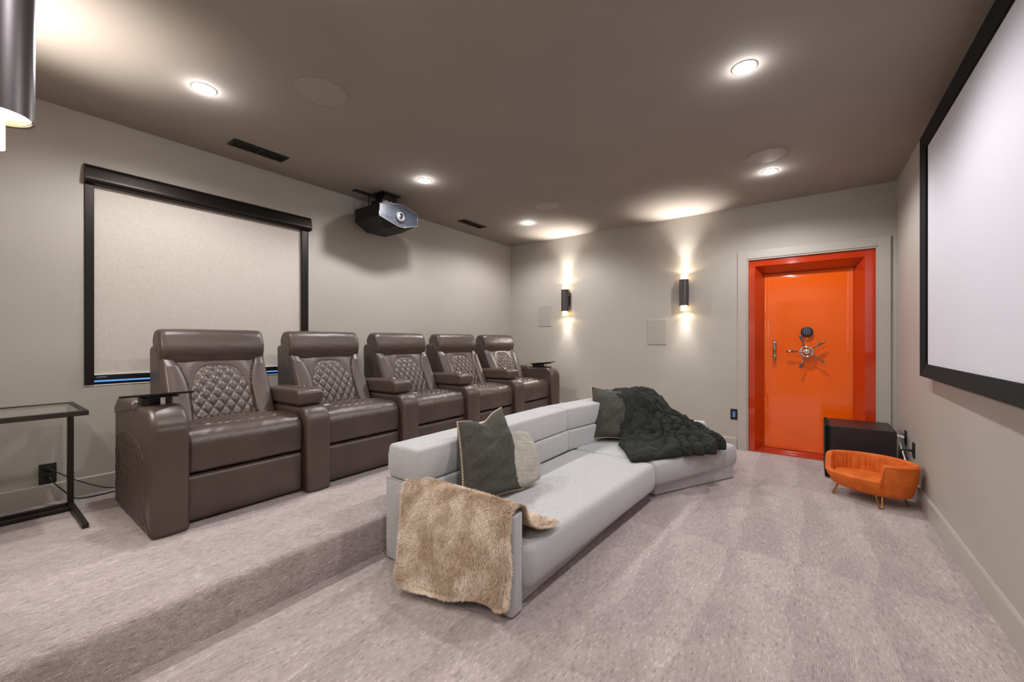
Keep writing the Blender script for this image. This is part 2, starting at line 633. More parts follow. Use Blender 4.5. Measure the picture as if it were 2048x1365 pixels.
# ceiling
struct(MB().box(XN - T, XF + 0.35, -0.95, YW + T, ZC, ZC + 0.1).build('ceiling', M['ceiling'], smooth=False))
# window wall with its opening
WX0, WX1, WZ0, WZ1 = 0.494, 1.985, 0.934, 2.406
mb = MB()
mb.box(XN - T, WX0, YW, YW + T, 0, ZC); mb.box(WX1, XF + T, YW, YW + T, 0, ZC)
mb.box(WX0, WX1, YW, YW + T, 0, WZ0); mb.box(WX0, WX1, YW, YW + T, WZ1, ZC)
struct(mb.build('wall_window', M['wall'], smooth=False))
# far wall with the door opening
DY0, DY1, DZ = -0.515, 0.575, 2.135
mb = MB()
mb.box(XF, XF + T, DY1, YW + T, 0, ZC); mb.box(XF, XF + T, -0.95, DY0, 0, ZC); mb.box(XF, XF + T, DY0, DY1, DZ, ZC)
struct(mb.build('wall_far', M['wall'], smooth=False))
# screen wall
xa, xb = XN - T, XF + T
mb = MB().hexa([(xa, ys(xa) - T, 0), (xb, ys(xb) - T, 0), (xb, ys(xb), 0), (xa, ys(xa), 0)],
               [(xa, ys(xa) - T, ZC), (xb, ys(xb) - T, ZC), (xb, ys(xb), ZC), (xa, ys(xa), ZC)])
struct(mb.build('wall_screen', M['wall'], smooth=False))
# near wall with the open doorway the picture is taken from
HY0, HY1, HZ = -0.60, 0.62, 2.10
mb = MB()
mb.box(XN - T, XN, HY1, YW, 0, ZC); mb.box(XN - T, XN, -0.95, HY0, 0, ZC); mb.box(XN - T, XN, HY0, HY1, HZ, ZC)
struct(mb.build('wall_near', M['wall'], smooth=False))
# hallway behind the doorway
mb = MB()
mb.box(-1.75, XN - T, 0.80, 0.90, 0, 2.45); mb.box(-1.75, XN - T, -0.90, -0.80, 0, 2.45); mb.box(-1.85, -1.75, -0.90, 0.90, 0, 2.45)
struct(mb.build('wall_hallway', M['wall'], smooth=False))
struct(MB().box(-1.85, XN - T, -0.9, 0.9, 2.45, 2.52).build('trim_1', M['wall'], smooth=False), 'plain ceiling of the hallway behind the doorway')

# baseboards
BB = 0.137
def bb_poly(h):  # thickness x height profile
    return [(0, 0), (0.015, 0), (0.015, h - 0.006), (0.011, h), (0, h)]
mb = MB(); mb.prism([(YW - t, ZP + z) for t, z in bb_poly(0.115)], 'x', XN, XF)
struct(mb.build('baseboard_window', M['trim'], smooth=False))
mb = MB(); mb.prism([(XF - t, z) for t, z in bb_poly(0.13)], 'y', DY1 + 0.10, YP)
mb.prism([(XF - t, ZP + z) for t, z in bb_poly(0.115)], 'y', YP, YW - 0.015)
mb.prism([(XF - t, z) for t, z in bb_poly(0.13)], 'y', ys(XF) + 0.015, DY0 - 0.10)
struct(mb.build('baseboard_far', M['trim'], smooth=False))
mb = MB()
for t0, t1, za, zb in ((0, 0.015, 0, BB - 0.006), (0, 0.011, BB - 0.006, BB)):
    mb.hexa([(XN, ys(XN) + t0, za), (XF, ys(XF) + t0, za), (XF, ys(XF) + t1, za), (XN, ys(XN) + t1, za)],
            [(XN, ys(XN) + t0, zb), (XF, ys(XF) + t0, zb), (XF, ys(XF) + t1, zb), (XN, ys(XN) + t1, zb)])
struct(mb.build('baseboard_screen', M['trim'], smooth=False))
mb = MB(); mb.prism([(XN + t, z) for t, z in bb_poly(0.13)], 'y', HY1 + 0.08, YP)
mb.prism([(XN + t, ZP + z) for t, z in bb_poly(0.115)], 'y', YP, YW - 0.015)
struct(mb.build('baseboard_near', M['trim'], smooth=False))

# door casing on the far wall
cs = MB()
o_, i_ = 0.092, 0.012
cx = XF - 0.020
cs.box(cx, XF, DY1 + 0.004, DY1 + o_, 0, DZ + o_)
cs.box(cx, XF, DY0 - o_, DY0 - 0.004, 0, DZ + o_)
cs.box(cx, XF, DY0 - 0.004, DY1 + 0.004, DZ + 0.004, DZ + o_)
b = MB()
cas = cs.build('trim_2', M['trim'], smooth=False, bevel=0.002, segs=2)
struct(cas, 'greige casing round the orange vault door')
b.box(cx + 0.008, XF + 0.10, DY1 - i_, DY1 + 0.004, 0, DZ); b.box(cx + 0.008, XF + 0.10, DY0 - 0.004, DY0 + i_, 0, DZ)
b.box(cx + 0.008, XF + 0.10, DY0 + i_, DY1 - i_, DZ - i_, DZ + 0.004)
struct(b.build('trim_3', M['trim'], smooth=False, bevel=0.002, segs=2), 'thin inner stop of the door casing')

# ---------------- vault door
dr = empty('door_1', (XF, 0.03, 0)); dr['kind'] = 'structure'
tag(dr, 'glossy orange vault door with spoked wheel and keypad')
OY0, OY1, OZ = -0.502, 0.562, 2.122          # outer frame
RY0, RY1, RZ = -0.425, 0.503, 2.054          # edge of the recess
LY0, LY1, LZ = -0.350, 0.428, 1.982          # door leaf
XFR, XL = XF + 0.012, XF + 0.175
fr = MB()
def ring(mb, o, i, xo, xi):
    (a0, a1, az), (b0, b1, bz) = o, i
    def qd(p):
        mb.add(p, [(0, 1, 2, 3)])
    qd([(xo, a1, 0), (xo, a1, az), (xi, b1, bz), (xi, b1, 0)])
    qd([(xo, a0, 0), (xi, b0, 0), (xi, b0, bz), (xo, a0, az)])
    qd([(xo, a1, az), (xo, a0, az), (xi, b0, bz), (xi, b1, bz)])
ring(fr, (OY0, OY1, OZ), (RY0, RY1, RZ), XFR, XFR)
ring(fr, (RY0, RY1, RZ), (LY0, LY1, LZ), XFR, XL)
ring(fr, (OY0, OY1, OZ), (OY0, OY1, OZ), XFR, XFR + 0.35)
ring(fr, (LY0, LY1, LZ), (LY0, LY1, LZ), XL, XL + 0.14)
frame = fr.build('frame', M['orange_shaded'], dr, smooth=False)
frame['label'] = 'orange door frame with splayed reveal, its colour darkened as shade'
MB().prism([(XFR, 0.0), (XL + 0.03, 0.0), (XL + 0.03, 0.03), (XFR + 0.08, 0.03), (XFR + 0.06, 0.018), (XFR, 0.014)], 'y', 0, 1)
th = MB()
for (xx0, xx1, hh) in ((XFR, XFR + 0.07, 0.014), (XFR + 0.07, XFR + 0.12, 0.024), (XFR + 0.12, XL + 0.02, 0.032)):
    th.box(xx0, xx1, RY0 - 0.01, RY1 + 0.01, 0, hh)
th.build('threshold', M['orange_shaded'], dr, smooth=False, bevel=0.004)
# leaf: slightly crowned sheet of thick steel
ny, nz = 70, 110
yy = np.linspace(LY0 + 0.002, LY1 - 0.002, ny); zz = np.linspace(0.036, LZ - 0.003, nz)
Yg, Zg = np.meshgrid(yy, zz, indexing='ij')
e = np.minimum(np.minimum(Yg - LY0, LY1 - Yg), np.minimum(Zg - 0.02, LZ - Zg))
u = np.clip(e / 0.05, 0, 1)
fall = 0.006 * (1 - u) ** 2
lf = MB()
lf.grid(np.stack([XL + 0.004 + fall, Yg, Zg], -1))
lf.grid(np.stack([np.full_like(Yg, XL + 0.12), Yg, Zg], -1), flip=True)
lf.box(XL + 0.03, XL + 0.119, LY0, LY1, 0.034, LZ)
leaf = lf.build('door_leaf', M['orange'], dr, angle=60)
WC = Vector((XL, 0.036, 1.115))
# wheel
wh = empty('wheel_handle', (0, 0, 0)); wh.parent = dr; wh.location = WC - dr.location
wb = MB()
wb.lathe([(0.030, 0.0), (0.030, -0.05), (0.020, -0.055), (0.020, -0.075)], WC, 'x', 28)
wb.lathe([(0.028, -0.075), (0.034, -0.082), (0.028, -0.098), (0.012, -0.104)], WC, 'x', 28)
ringp = [(WC.x - 0.082, WC.y + 0.053 * math.cos(t), WC.z + 0.053 * math.sin(t)) for t in np.linspace(0, 2 * PI, 40, endpoint=False)]
wb.tube(ringp, 0.010, 10, closed=True)
wb.build('hub', M['chrome'], wh)
for k in range(5):
    a = math.radians(180 + 72 * k)
    d = Vector((0, math.cos(a), math.sin(a)))
    # screen-right is -y
    d.y = -d.y
    sp = MB()
    p = [WC + Vector((-0.082, 0, 0)) + d * q for q in (0.02, 0.06, 0.105, 0.115, 0.165, 0.182)]
    sp.tube([tuple(q) for q in p], [0.007, 0.0065, 0.0065, 0.010, 0.0135, 0.009], 12)
    sp.build('spoke', M['dark_chrome'], wh)
# pull handle
hd = MB()
HYc = 0.325
for z_ in (1.055, 1.205):
    hd.lathe([(0.022, 0.0), (0.019, -0.012), (0.012, -0.02), (0.012, -0.05), (0.021, -0.055), (0.021, -0.072), (0.012, -0.078)], (XL + 0.01, HYc, z_), 'x', 20)
hd.tube([(XL - 0.052, HYc, z_) for z_ in (1.02, 1.032, 1.05, 1.07, 1.10, 1.13, 1.16, 1.19, 1.21, 1.228, 1.24)],
        [0.010, 0.014, 0.012, 0.012, 0.015, 0.017, 0.015, 0.012, 0.012, 0.014, 0.010], 14)
hd.build('pull_handle', M['dark_chrome2'], dr)
# keypad
KC = Vector((XL, 0.036, 1.325))
kp = MB()
kp.lathe([(0.050, 0.0), (0.054, -0.012), (0.054, -0.038), (0.049, -0.046), (0.046, -0.047)], KC, 'x', 40)
kpo = kp.build('keypad', M['black'], dr)
kf = MB().lathe([(0.045, -0.0465), (0.045, -0.049), (0.043, -0.0495)], KC, 'x', 40)
kf.build('keypad_face', M['proj_front'], kpo)
KEYS = ['1', '2', '3', '4', '5', '6', '7', '8', '9', '*', '0', '#']
kt = MB()
for i, ch in enumerate(KEYS):
    V, Fc = text_mesh(ch, 0.014)
    r_, c_ = divmod(i, 3)
    yc = KC.y + 0.020 - 0.020 * c_
    zc = KC.z + 0.026 - 0.017 * r_
    kt.add(np.stack([KC.x - 0.0505 - V[:, 2], yc - V[:, 0], zc + V[:, 1]], 1), Fc)
kt.build('key_print', M['print'], kpo, smooth=False)
MB().box(KC.x - 0.004, KC.x + 0.004, KC.y - 0.012, KC.y + 0.012, KC.z - 0.082, KC.z - 0.058).build('label_sticker', M['yellow'], dr, smooth=False)

# ---------------- window and roller shade
wn = empty('window_1', (1.24, YW + 0.08, WZ0)); wn['kind'] = 'structure'
tag(wn, 'window behind the cream roller shade')
f_ = MB()
f_.box(WX0, WX0 + 0.05, YW + 0.05, YW + 0.11, WZ0, WZ1); f_.box(WX1 - 0.05, WX1, YW + 0.05, YW + 0.11, WZ0, WZ1)
f_.box(WX0, WX1, YW + 0.05, YW + 0.11, WZ0, WZ0 + 0.012); f_.box(WX0, WX1, YW + 0.05, YW + 0.11, WZ1 - 0.05, WZ1)
f_.build('window_frame', M['matte_black'], wn, smooth=False)
MB().box(WX0 + 0.05, WX1 - 0.05, YW + 0.085, YW + 0.09, WZ0 + 0.012, WZ1 - 0.05).build('pane', M['daylight'], wn, smooth=False)
MB().box(WX0 - 0.002, WX1, YW - 0.004, YW + 0.05, WZ0 - 0.006, WZ0).build('sill', M['white'], wn, smooth=False)
rs = empty('roller_shade', (1.24, YW, WZ0))
tag(rs, 'cream roller shade with glossy black cassette and side channels, drawn over the window', 'window shade')
ca = round_poly([(YW - 0.055, 2.275), (YW + 0.04, 2.275), (YW + 0.04, WZ1), (YW - 0.03, WZ1)], [0.03, 0.004, 0.004, 0.045], 0.006)
mb = MB(); mb.prism([tuple(p) for p in ca], 'x', WX0 - 0.002, WX1 + 0.012)
mb.build('cassette', M['bronze'], rs, angle=50)
for xx0, xx1 in ((WX0, WX0 + 0.046), (WX1 - 0.068, WX1 - 0.012)):
    mb = MB(); mb.box(xx0, xx1, YW - 0.010, YW + 0.045, WZ0, 2.28)
    mb.build('side_channel', M['bronze'], rs, smooth=False, bevel=0.003)
mb = MB(); mb.box(WX0 + 0.046, WX1 - 0.068, YW + 0.014, YW + 0.017, 1.0, 2.29)
mb.build('shade_fabric', M['shade'], rs, smooth=False)
mb = MB(); mb.box(WX0 + 0.046, WX1 - 0.068, YW + 0.006, YW + 0.024, 0.962, 1.0)
br = mb.build('bottom_rail', M['black'], rs, smooth=False, bevel=0.003)
mb = MB(); mb.box(WX0 + 0.046, WX1 - 0.068, YW + 0.003, YW + 0.016, 0.998, 1.003)
mb.build('rail_edge', M['white'], br, smooth=False)
V, Fc = text_mesh('NORMAN', 0.011)
MB().add(np.stack([0.578 + V[:, 0], YW + 0.0055 - V[:, 2], 0.984 + V[:, 1]], 1), Fc).build('maker_mark', M['print'], br, smooth=False)

# ---------------- ceiling lamps, speakers, vents
def downlight(x, y, label):
    r = empty('recessed_light', (x, y, ZC))
    tag(r, label, 'ceiling light', 'recessed ceiling lights')
    MB().lathe([(0.053, 0.002), (0.053, -0.002), (0.058, -0.004), (0.062, -0.002), (0.062, 0.0)], (x, y, ZC), 'z', 36, cap=False).build('trim_ring', M['white'], r)
    MB().lathe([(0.054, -0.001), (0.052, -0.008), (0.040, -0.014), (0.020, -0.018), (0.001, -0.019)], (x, y, ZC), 'z', 36).build('lens', M['lamp'], r)
    ld = bpy.data.lights.new('recessed_lamp', 'SPOT')
    ld.energy = DOWN_W; ld.spot_size = math.radians(162); ld.spot_blend = 0.5
    ld.shadow_soft_size = 0.045; ld.color = (1.0, 0.985, 0.985)
    lo = bpy.data.objects.new('recessed_lamp', ld)
    COL.objects.link(lo); lo.parent = r; lo.location = (0, 0, -0.05)
    gd = bpy.data.lights.new('added_halo', 'POINT')     # extra point light added to put a bright halo on the ceiling
    gd.energy = 1.9; gd.shadow_soft_size = 0.012; gd.color = (0.95, 0.97, 1.0)
    go = bpy.data.objects.new('added_halo', gd); COL.objects.link(go); go.parent = r; go.location = (0, 0, -0.036)
downlight(0.870, 2.918, 'leftmost recessed ceiling light, between the near wall and the first round speaker')
downlight(2.590, 2.918, 'recessed ceiling light beside the projector')
downlight(4.310, 2.918, 'recessed ceiling light nearest the far corner above the last recliner')
downlight(2.560, 0.295, 'largest recessed ceiling light, above the carpet between sofa and screen')
downlight(4.266, 0.295, 'recessed ceiling light nearest the orange door')
downlight(0.850, 0.295, 'recessed ceiling light overhead by the near wall')

def ceiling_speaker(x, y, label):
    r = MB().lathe([(0.150, 0.004), (0.150, -0.004), (0.145, -0.006), (0.144, -0.003), (0.141, -0.003), (0.138, -0.006), (0.0, -0.0065)], (x, y, ZC), 'z', 56, cap=False)
    o = r.build('ceiling_speaker', M['grille_taupe'], angle=25)
    tag(o, label, 'speaker', 'round ceiling speakers')
ceiling_speaker(1.305, 2.387, 'round taupe ceiling speaker grille between the two left ceiling lights')
ceiling_speaker(3.888, 2.372, 'round taupe ceiling speaker grille near the far corner light')
ceiling_speaker(3.894, 0.292, 'round taupe ceiling speaker grille beside the light by the orange door')

def vent(x0, x1, y0, y1, label):
    r = empty('ceiling_vent', ((x0 + x1) / 2, (y0 + y1) / 2, ZC))
    tag(r, label, 'vent', 'black ceiling vents')
    m = MB(); t = 0.02
    m.box(x0, x1, y0, y0 + t, ZC - 0.006, ZC + 0.002); m.box(x0, x1, y1 - t, y1, ZC - 0.006, ZC + 0.002)
    m.box(x0, x0 + t, y0 + t, y1 - t, ZC - 0.006, ZC + 0.002); m.box(x1 - t, x1, y0 + t, y1 - t, ZC - 0.006, ZC + 0.002)
    xm = (x0 + x1) / 2
    m.box(xm - 0.006, xm + 0.006, y0 + t, y1 - t, ZC - 0.006, ZC + 0.002)
    m.build('frame', M['bronze'], r, smooth=False)
    sl = MB()
    for k in range(26):
        q = x0 + t + (x1 - x0 - 2 * t) * (k + 0.5) / 26
        sl.box(q - 0.002, q + 0.002, y0 + t, y1 - t, ZC - 0.005, ZC + 0.001)
    sl.build('louvre', M['bronze'], r, smooth=False)
    MB().box(x0 + t, x1 - t, y0 + t, y1 - t, ZC - 0.001, ZC + 0.001).build('duct_opening', M['matte_black'], r, smooth=False)
vent(1.215, 1.612, 3.450, 3.590, 'black slatted ceiling vent above the window shade')
vent(3.705, 4.130, 3.447, 3.577, 'black slatted ceiling vent between projector and far corner')

# ---------------- wall sconces
def sconce(x, y, sgn, label, rt=0.034):
    """sgn: +1 wall lies towards +x, -1 towards -x"""
    r = empty('wall_sconce', (x, y, 1.59))
    tag(r, label, 'wall sconce', 'black cylinder wall sconces')
    R = 0.053
    b = MB()
    b.lathe([(R - 0.004, 1.70), (R - 0.004, 1.652), (R, 1.650), (R, 1.962), (R - 0.004, 1.964), (R - 0.004, 1.915)], (x, y, 0), 'z', 44, cap=False)
    b.build('cylinder_shade', M['sconce'], r)
    for za_, zb_ in ((1.655, 1.675), (1.938, 1.958)):
        g = MB()
        g.lathe([(R - 0.005, za_), (R - 0.005, zb_)], (x, y, 0), 'z', 44, cap=False)
        gi = g.build('inner_liner', M['gold_in'], r); gi['label'] = 'gold liner'
        g = MB()
        g.lathe([(R - 0.006, za_ + 0.008), (R - 0.006, za_ + 0.012)], (x, y, 0), 'z', 44)
        gi = g.build('lamp_face', M['tube_end'], r); gi['label'] = 'glowing lamp face'
    t = MB()
    t.lathe([(rt, 1.590), (rt, 1.668)], (x, y, 0), 'z', 32)
    tb = t.build('lower_diffuser', M['tube'], r); tb['label'] = 'glowing warm white tube'
    t = MB()
    t.lathe([(rt, 1.945), (rt, 2.022)], (x, y, 0), 'z', 32)
    tb = t.build('upper_diffuser', M['tube'], r); tb['label'] = 'glowing warm white tube'
    bp = MB(); xw = XF if sgn > 0 else XN
    xa_, xb_ = sorted((xw, xw - sgn * 0.014))
    bp.box(xa_, xb_, y - 0.04, y + 0.04, 1.735, 1.875)
    xa_, xb_ = sorted((xw - sgn * 0.014, x + sgn * (R - 0.002)))
    if xb_ - xa_ < 0.004:
        xb_ = xa_ + 0.004
    bp.box(xa_, xb_, y - 0.02, y + 0.02, 1.77, 1.84)
    bp.build('back_plate', M['matte_black'], r, smooth=False, bevel=0.003)
    for up in (1, 0):
        #       cone  blend  power  tilt off the wall, warmth
        beams = [(172, 0.35, 0.26, 0.0, (1.0, 0.84, 0.64)), (100, 1.0, 0.50, 0.0, (1.0, 0.95, 0.90)), (60, 1.0, 1.3, 0.0, (1.0, 0.96, 0.92))]
        beams.append((84, 1.0, 8.5, 20.0, (1.0, 0.94, 0.88)) if up else (116, 1.0, 2.6, 38.0, (1.0, 0.93, 0.85)))
        for size, blend, k, tilt, colour in beams:
            ld = bpy.data.lights.new('sconce_lamp', 'SPOT')
            ld.energy = SCONCE_W * k; ld.spot_size = math.radians(size); ld.spot_blend = blend
            ld.shadow_soft_size = 0.02; ld.color = colour
            lo = bpy.data.objects.new('sconce_lamp', ld); COL.objects.link(lo)
            lo.parent = r
            lo.location = (0, 0, (2.03 if up else 1.582) - 1.59)
            lo.rotation_euler = (0, (PI if up else 0) + math.radians(tilt) * sgn * (-1 if up else 1), 0)
sconce(5.148, 2.841, 1, 'black cylinder wall sconce on the far wall nearest the corner with the recliners')
sconce(5.148, 1.226, 1, 'black cylinder wall sconce on the far wall nearest the orange door')
sconce(0.037, 1.226, -1, 'big close-up black cylinder sconce at the left edge, near the camera', 0.016)
sconce(0.037, 2.841, -1, 'sliver of a black sconce on the near wall above the side table')

# ---------------- in-wall speakers, switches, outlets
def wall_speaker(y0, y1, z0, z1, label):
    r = empty('wall_speaker', (XF, (y0 + y1) / 2, z0))
    tag(r, label, 'speaker', 'flat wall speakers')
    m = MB(); m.box(XF - 0.006, XF + 0.002, y0, y1, z0, z1)
    m.build('bezel', M['trim'], r, smooth=False, bevel=0.002)
    m = MB(); m.box(XF - 0.009, XF - 0.004, y0 + 0.006, y1 - 0.006, z0 + 0.006, z1 - 0.006)
    m.build('grille', M['grille_grey'], r, smooth=False, bevel=0.002)
wall_speaker(3.101, 3.339, 1.445, 1.762, 'greige flat wall speaker left of the corner sconce')
wall_speaker(1.451, 1.687, 1.180, 1.499, 'greige flat wall speaker left of the sconce by the orange door')

sw = empty('wall_outlet', (XF, 0.706, 0.341))
tag(sw, 'black outlet plate with a blue night light beside the orange door casing', 'outlet')
MB().box(XF - 0.007, XF, 0.671, 0.741, 0.335, 0.455).build('plate', M['black'], sw, smooth=False, bevel=0.003)
bl = MB().box(XF - 0.009, XF - 0.004, 0.692, 0.720, 0.362, 0.428).build('night_light', M['blue_led'], sw, smooth=False)
bl['label'] = 'lit blue lens'

ou = empty('wall_outlet', (0.335, YW, 0.328))
tag(ou, 'black double outlet plate with two plugs behind the side table', 'outlet')
MB().box(0.297, 0.372, YW - 0.008, YW, 0.330, 0.458).build('plate', M['black'], ou, smooth=False, bevel=0.004)
for z_ in (0.372, 0.418):
    MB().box(0.318, 0.351, YW - 0.011, YW - 0.006, z_ - 0.018, z_ + 0.018).build('socket', M['matte_black'], ou, smooth=False, bevel=0.003)
def cord(name, pts, rad, mat, label, plug=None):
    P = [Vector(p) for p in pts]
    out = []
    n = len(P)
    for i in range(n - 1):
        p0, p1, p2, p3 = P[max(i - 1, 0)], P[i], P[i + 1], P[min(i + 2, n - 1)]
        for k in range(8):
            t = k / 8
            out.append(0.5 * ((2 * p1) + (p2 - p0) * t + (2 * p0 - 5 * p1 + 4 * p2 - p3) * t * t + (3 * p1 - p0 - 3 * p2 + p3) * t ** 3))
    out.append(P[-1])
    r = empty(name, tuple(P[-1]))
    tag(r, label, 'cord')
    MB().tube([tuple(p) for p in out], rad, 8).build('cable', mat, r)
    a, d = P[0], (P[1] - P[0]).normalized()
    MB().tube([tuple(a), tuple(a + d * 0.012), tuple(a + d * 0.03), tuple(a + d * 0.04)], [0.010, 0.011, 0.009, rad], 10).build('plug', mat, r)
    return r
cord('power_cord', [(0.335, YW - 0.012, 0.420), (0.36, YW - 0.05, 0.41), (0.44, YW - 0.09, 0.345), (0.52, YW - 0.10, 0.29), (0.60, YW - 0.08, 0.245), (0.72, YW - 0.07, ZP + 0.006), (0.95, YW - 0.10, ZP + 0.006)], 0.0032, M['matte_black'], 'thin black cord hanging from the upper plug behind the side table')
cord('power_cord', [(0.335, YW - 0.012, 0.374), (0.345, YW - 0.05, 0.355), (0.39, YW - 0.075, 0.29), (0.43, YW - 0.09, 0.235), (0.47, YW - 0.10, ZP + 0.006), (0.55, YW - 0.11, ZP + 0.005), (0.68, YW - 0.10, ZP + 0.006), (0.9, YW - 0.13, ZP + 0.006)], 0.0036, M['matte_black'], 'thicker black cord from the lower plug running along the platform carpet')

def screen_wall_outlet(x, z0, z1, label):
    y = ys(x)
    r = empty('wall_outlet', (x, y, z0))
    tag(r, label, 'outlet')
    MB().box(x - 0.036, x + 0.036, y - 0.004, y + 0.008, z0, z1).build('plate', M['black'], r, smooth=False, bevel=0.003)
    MB().box(x - 0.018, x + 0.018, y + 0.004, y + 0.011, z0 + 0.03, z1 - 0.03).build('socket', M['matte_black'], r, smooth=False, bevel=0.003)
screen_wall_outlet(4.78, 0.345, 0.465, 'black wall plate with a white cable, farther of the two behind the subwoofer')
screen_wall_outlet(4.46, 0.305, 0.425, 'black wall plate with a black cord, above the orange pet bed')
cord('speaker_cable', [(4.78, ys(4.78) + 0.012, 0.40), (4.80, ys(4.8) + 0.05, 0.415), (4.80, -0.594, 0.43), (4.70, -0.600, 0.38), (4.52, -0.610, 0.28), (4.44, -0.625, 0.19), (4.42, -0.63, 0.05)], 0.005, M['white'], 'white cable looping from the wall plate beside the subwoofer')
cord('power_cord', [(4.46, ys(4.46) + 0.012, 0.362), (4.47, ys(4.46) + 0.05, 0.362), (4.52, -0.59, 0.345), (4.58, -0.585, 0.27), (4.60, -0.60, 0.12), (4.60, -0.61, 0.01)], 0.006, M['matte_black'], 'thick black cord arching from the wall plate towards the subwoofer')

# ---------------- projection screen
SX0, SX1, SZ0, SZ1 = 1.17, 3.905, 0.990, 2.610
sc = empty('projection_screen', ((SX0 + SX1) / 2, ys(2.6), SZ0))
tag(sc, 'large white fixed projection screen in a black velvet frame', 'projection screen')
yo, yi, yb = -0.600, -0.616, -0.645
def bev(mb, a, b, c, d):  # outer a,b ; inner c,d (points (x,z))
    mb.hexa([(a[0], yb, a[1]), (b[0], yb, b[1]), (d[0], yb, d[1]), (c[0], yb, c[1])],
            [(a[0], yo, a[1]), (b[0], yo, b[1]), (d[0], yi, d[1]), (c[0], yi, c[1])])
fw = 0.083
O = [(SX0, SZ0), (SX1, SZ0), (SX1, SZ1), (SX0, SZ1)]
I = [(SX0 + fw, SZ0 + fw), (SX1 - fw, SZ0 + fw), (SX1 - fw, SZ1 - fw), (SX0 + fw, SZ1 - fw)]
for k, nm in enumerate(('bottom', 'far', 'top', 'near')):
    mb = MB(); k2 = (k + 1) % 4
    bev(mb, O[k], O[k2], I[k], I[k2])
    mb.build('frame_rail', M['velvet_black'], sc, smooth=False, bevel=0.002, segs=2)
MB().box(SX0 + 0.05, SX1 - 0.05, -0.632, -0.627, SZ0 + 0.05, SZ1 - 0.05).build('screen_surface', M['screen'], sc, smooth=False)
for x in (1.5, 3.5):
    for za_, zb_ in ((SZ1 - 0.10, SZ1 - 0.04), (SZ0 + 0.04, SZ0 + 0.09)):
        MB().box(x, x + 0.12, ys(x) - 0.01, -0.64, za_, zb_).build('wall_bracket', M['matte_black'], sc, smooth=False)

# ---------------- projector
PX, PY0, PY1 = 2.620, 3.33, 3.745
pr = empty('projector', (PX, 3.55, 2.33))
tag(pr, 'dark grey projector hanging upside down from the ceiling', 'projector')
HW = 0.234
def hexprof(g=0.0):
    return [(-HW + g, 2.435 + g), (-0.06, 2.365 + g * 1.1), (0.06, 2.365 + g * 1.1), (HW - g, 2.435 + g), (HW - g, 2.545 - g), (0.05, 2.585 - g), (-0.08, 2.585 - g), (-HW + g, 2.545 - g)]
prof = [(PX + a, b_) for a, b_ in [(-HW, 2.432), (HW, 2.432), (HW, 2.550), (0.07, 2.592), (-0.07, 2.592), (-HW, 2.550)]]
# body: front section lower in the middle, chamfered underside
bd = MB()
front = [(PX - HW, 2.432), (PX - 0.02, 2.378), (PX + 0.06, 2.378), (PX + HW, 2.432), (PX + HW, 2.550), (PX + 0.06, 2.596), (PX - 0.02, 2.596), (PX - HW, 2.550)]
mid = [(PX - HW, 2.432), (PX - 0.10, 2.352), (PX + 0.12, 2.352), (PX + HW, 2.432), (PX + HW, 2.560), (PX + 0.12, 2.600), (PX - 0.10, 2.600), (PX - HW, 2.560)]
rings = [[(x, PY0, z) for x, z in front], [(x, PY0 + 0.10, z) for x, z in mid], [(x, PY1 - 0.03, z) for x, z in mid], [(PX + (x - PX) * 0.96, PY1, 2.47 + (z - 2.47) * 0.9) for x, z in mid]]
bd.grid(np.array(rings), closed_v=True)
bd.add(rings[0], [tuple(range(8))]); bd.add(rings[-1], [tuple(range(7, -1, -1))])
bd.build('body', M['matte_black'], pr, smooth=False, bevel=0.004)
fp = MB()
fi = [(PX + (x - PX) * 0.975, 2.47 + (z - 2.47) * 0.93) for x, z in front]
fp.prism(fi, 'y', PY0 - 0.004, PY0 + 0.004)
fpo = fp.build('front_panel', M['proj_front'], pr, smooth=False)
for side in (-1, 1):
    rb = MB()
    for k in range(13):
        x = PX + side * (0.082 + k * 0.0112)
        w = (HW - abs(x - PX)) / HW
        rb.box(x - 0.0022, x + 0.0022, PY0 - 0.007, PY0 - 0.003, 2.443 - 0.03 * w, 2.537 + 0.02 * w)
    xa_, xb_ = sorted((PX + side * 0.08, PX + side * 0.219))
    rb.box(xa_, xb_, PY0 - 0.005, PY0 - 0.003, 2.45, 2.53)
    rb.build('grille', M['proj_front'], fpo, smooth=False)
MB().tube([(x, PY0 - 0.002, z) for x, z in front], 0.004, 8, closed=True).build('silver_edge', M['silver'], pr)
tp = MB(); tp.hexa([(PX - 0.19, PY0 + 0.004, 2.562), (PX + 0.06, PY0 + 0.004, 2.598), (PX + 0.06, PY0 + 0.03, 2.60), (PX - 0.19, PY0 + 0.03, 2.565)],
                   [(PX - 0.17, PY0 + 0.02, 2.596), (PX + 0.05, PY0 + 0.02, 2.606), (PX + 0.05, PY0 + 0.05, 2.606), (PX - 0.17, PY0 + 0.05, 2.600)])
tp.build('top_strip', M['silver'], pr, smooth=False)
LC = (PX + 0.015, PY0, 2.478)
ln = MB().lathe([(0.064, 0.0), (0.064, -0.012), (0.056, -0.014), (0.050, -0.004), (0.047, 0.0)], LC, 'y', 44, cap=False)
lno = ln.build('lens_ring', M['matte_black'], pr)
MB().lathe([(0.049, -0.002), (0.044, -0.016), (0.034, -0.018), (0.030, -0.006)], LC, 'y', 44, cap=False).build('lens_barrel', M['silver'], lno)
MB().lathe([(0.032, -0.004), (0.026, -0.010), (0.012, -0.014), (0.002, -0.015)], LC, 'y', 32).build('lens_glass', M['black'], lno)
MB().box(PX + 0.066, PX + 0.076, PY0 - 0.006, PY0, 2.388, 2.393).build('indicator_light', M['red_led'], pr, smooth=False)
mt = MB()
mt.box(PX - 0.11, PX + 0.11, 3.44, 3.68, ZC - 0.016, ZC)
mt.box(PX - 0.06, PX + 0.09, 3.48, 3.64, 2.66, ZC - 0.016)
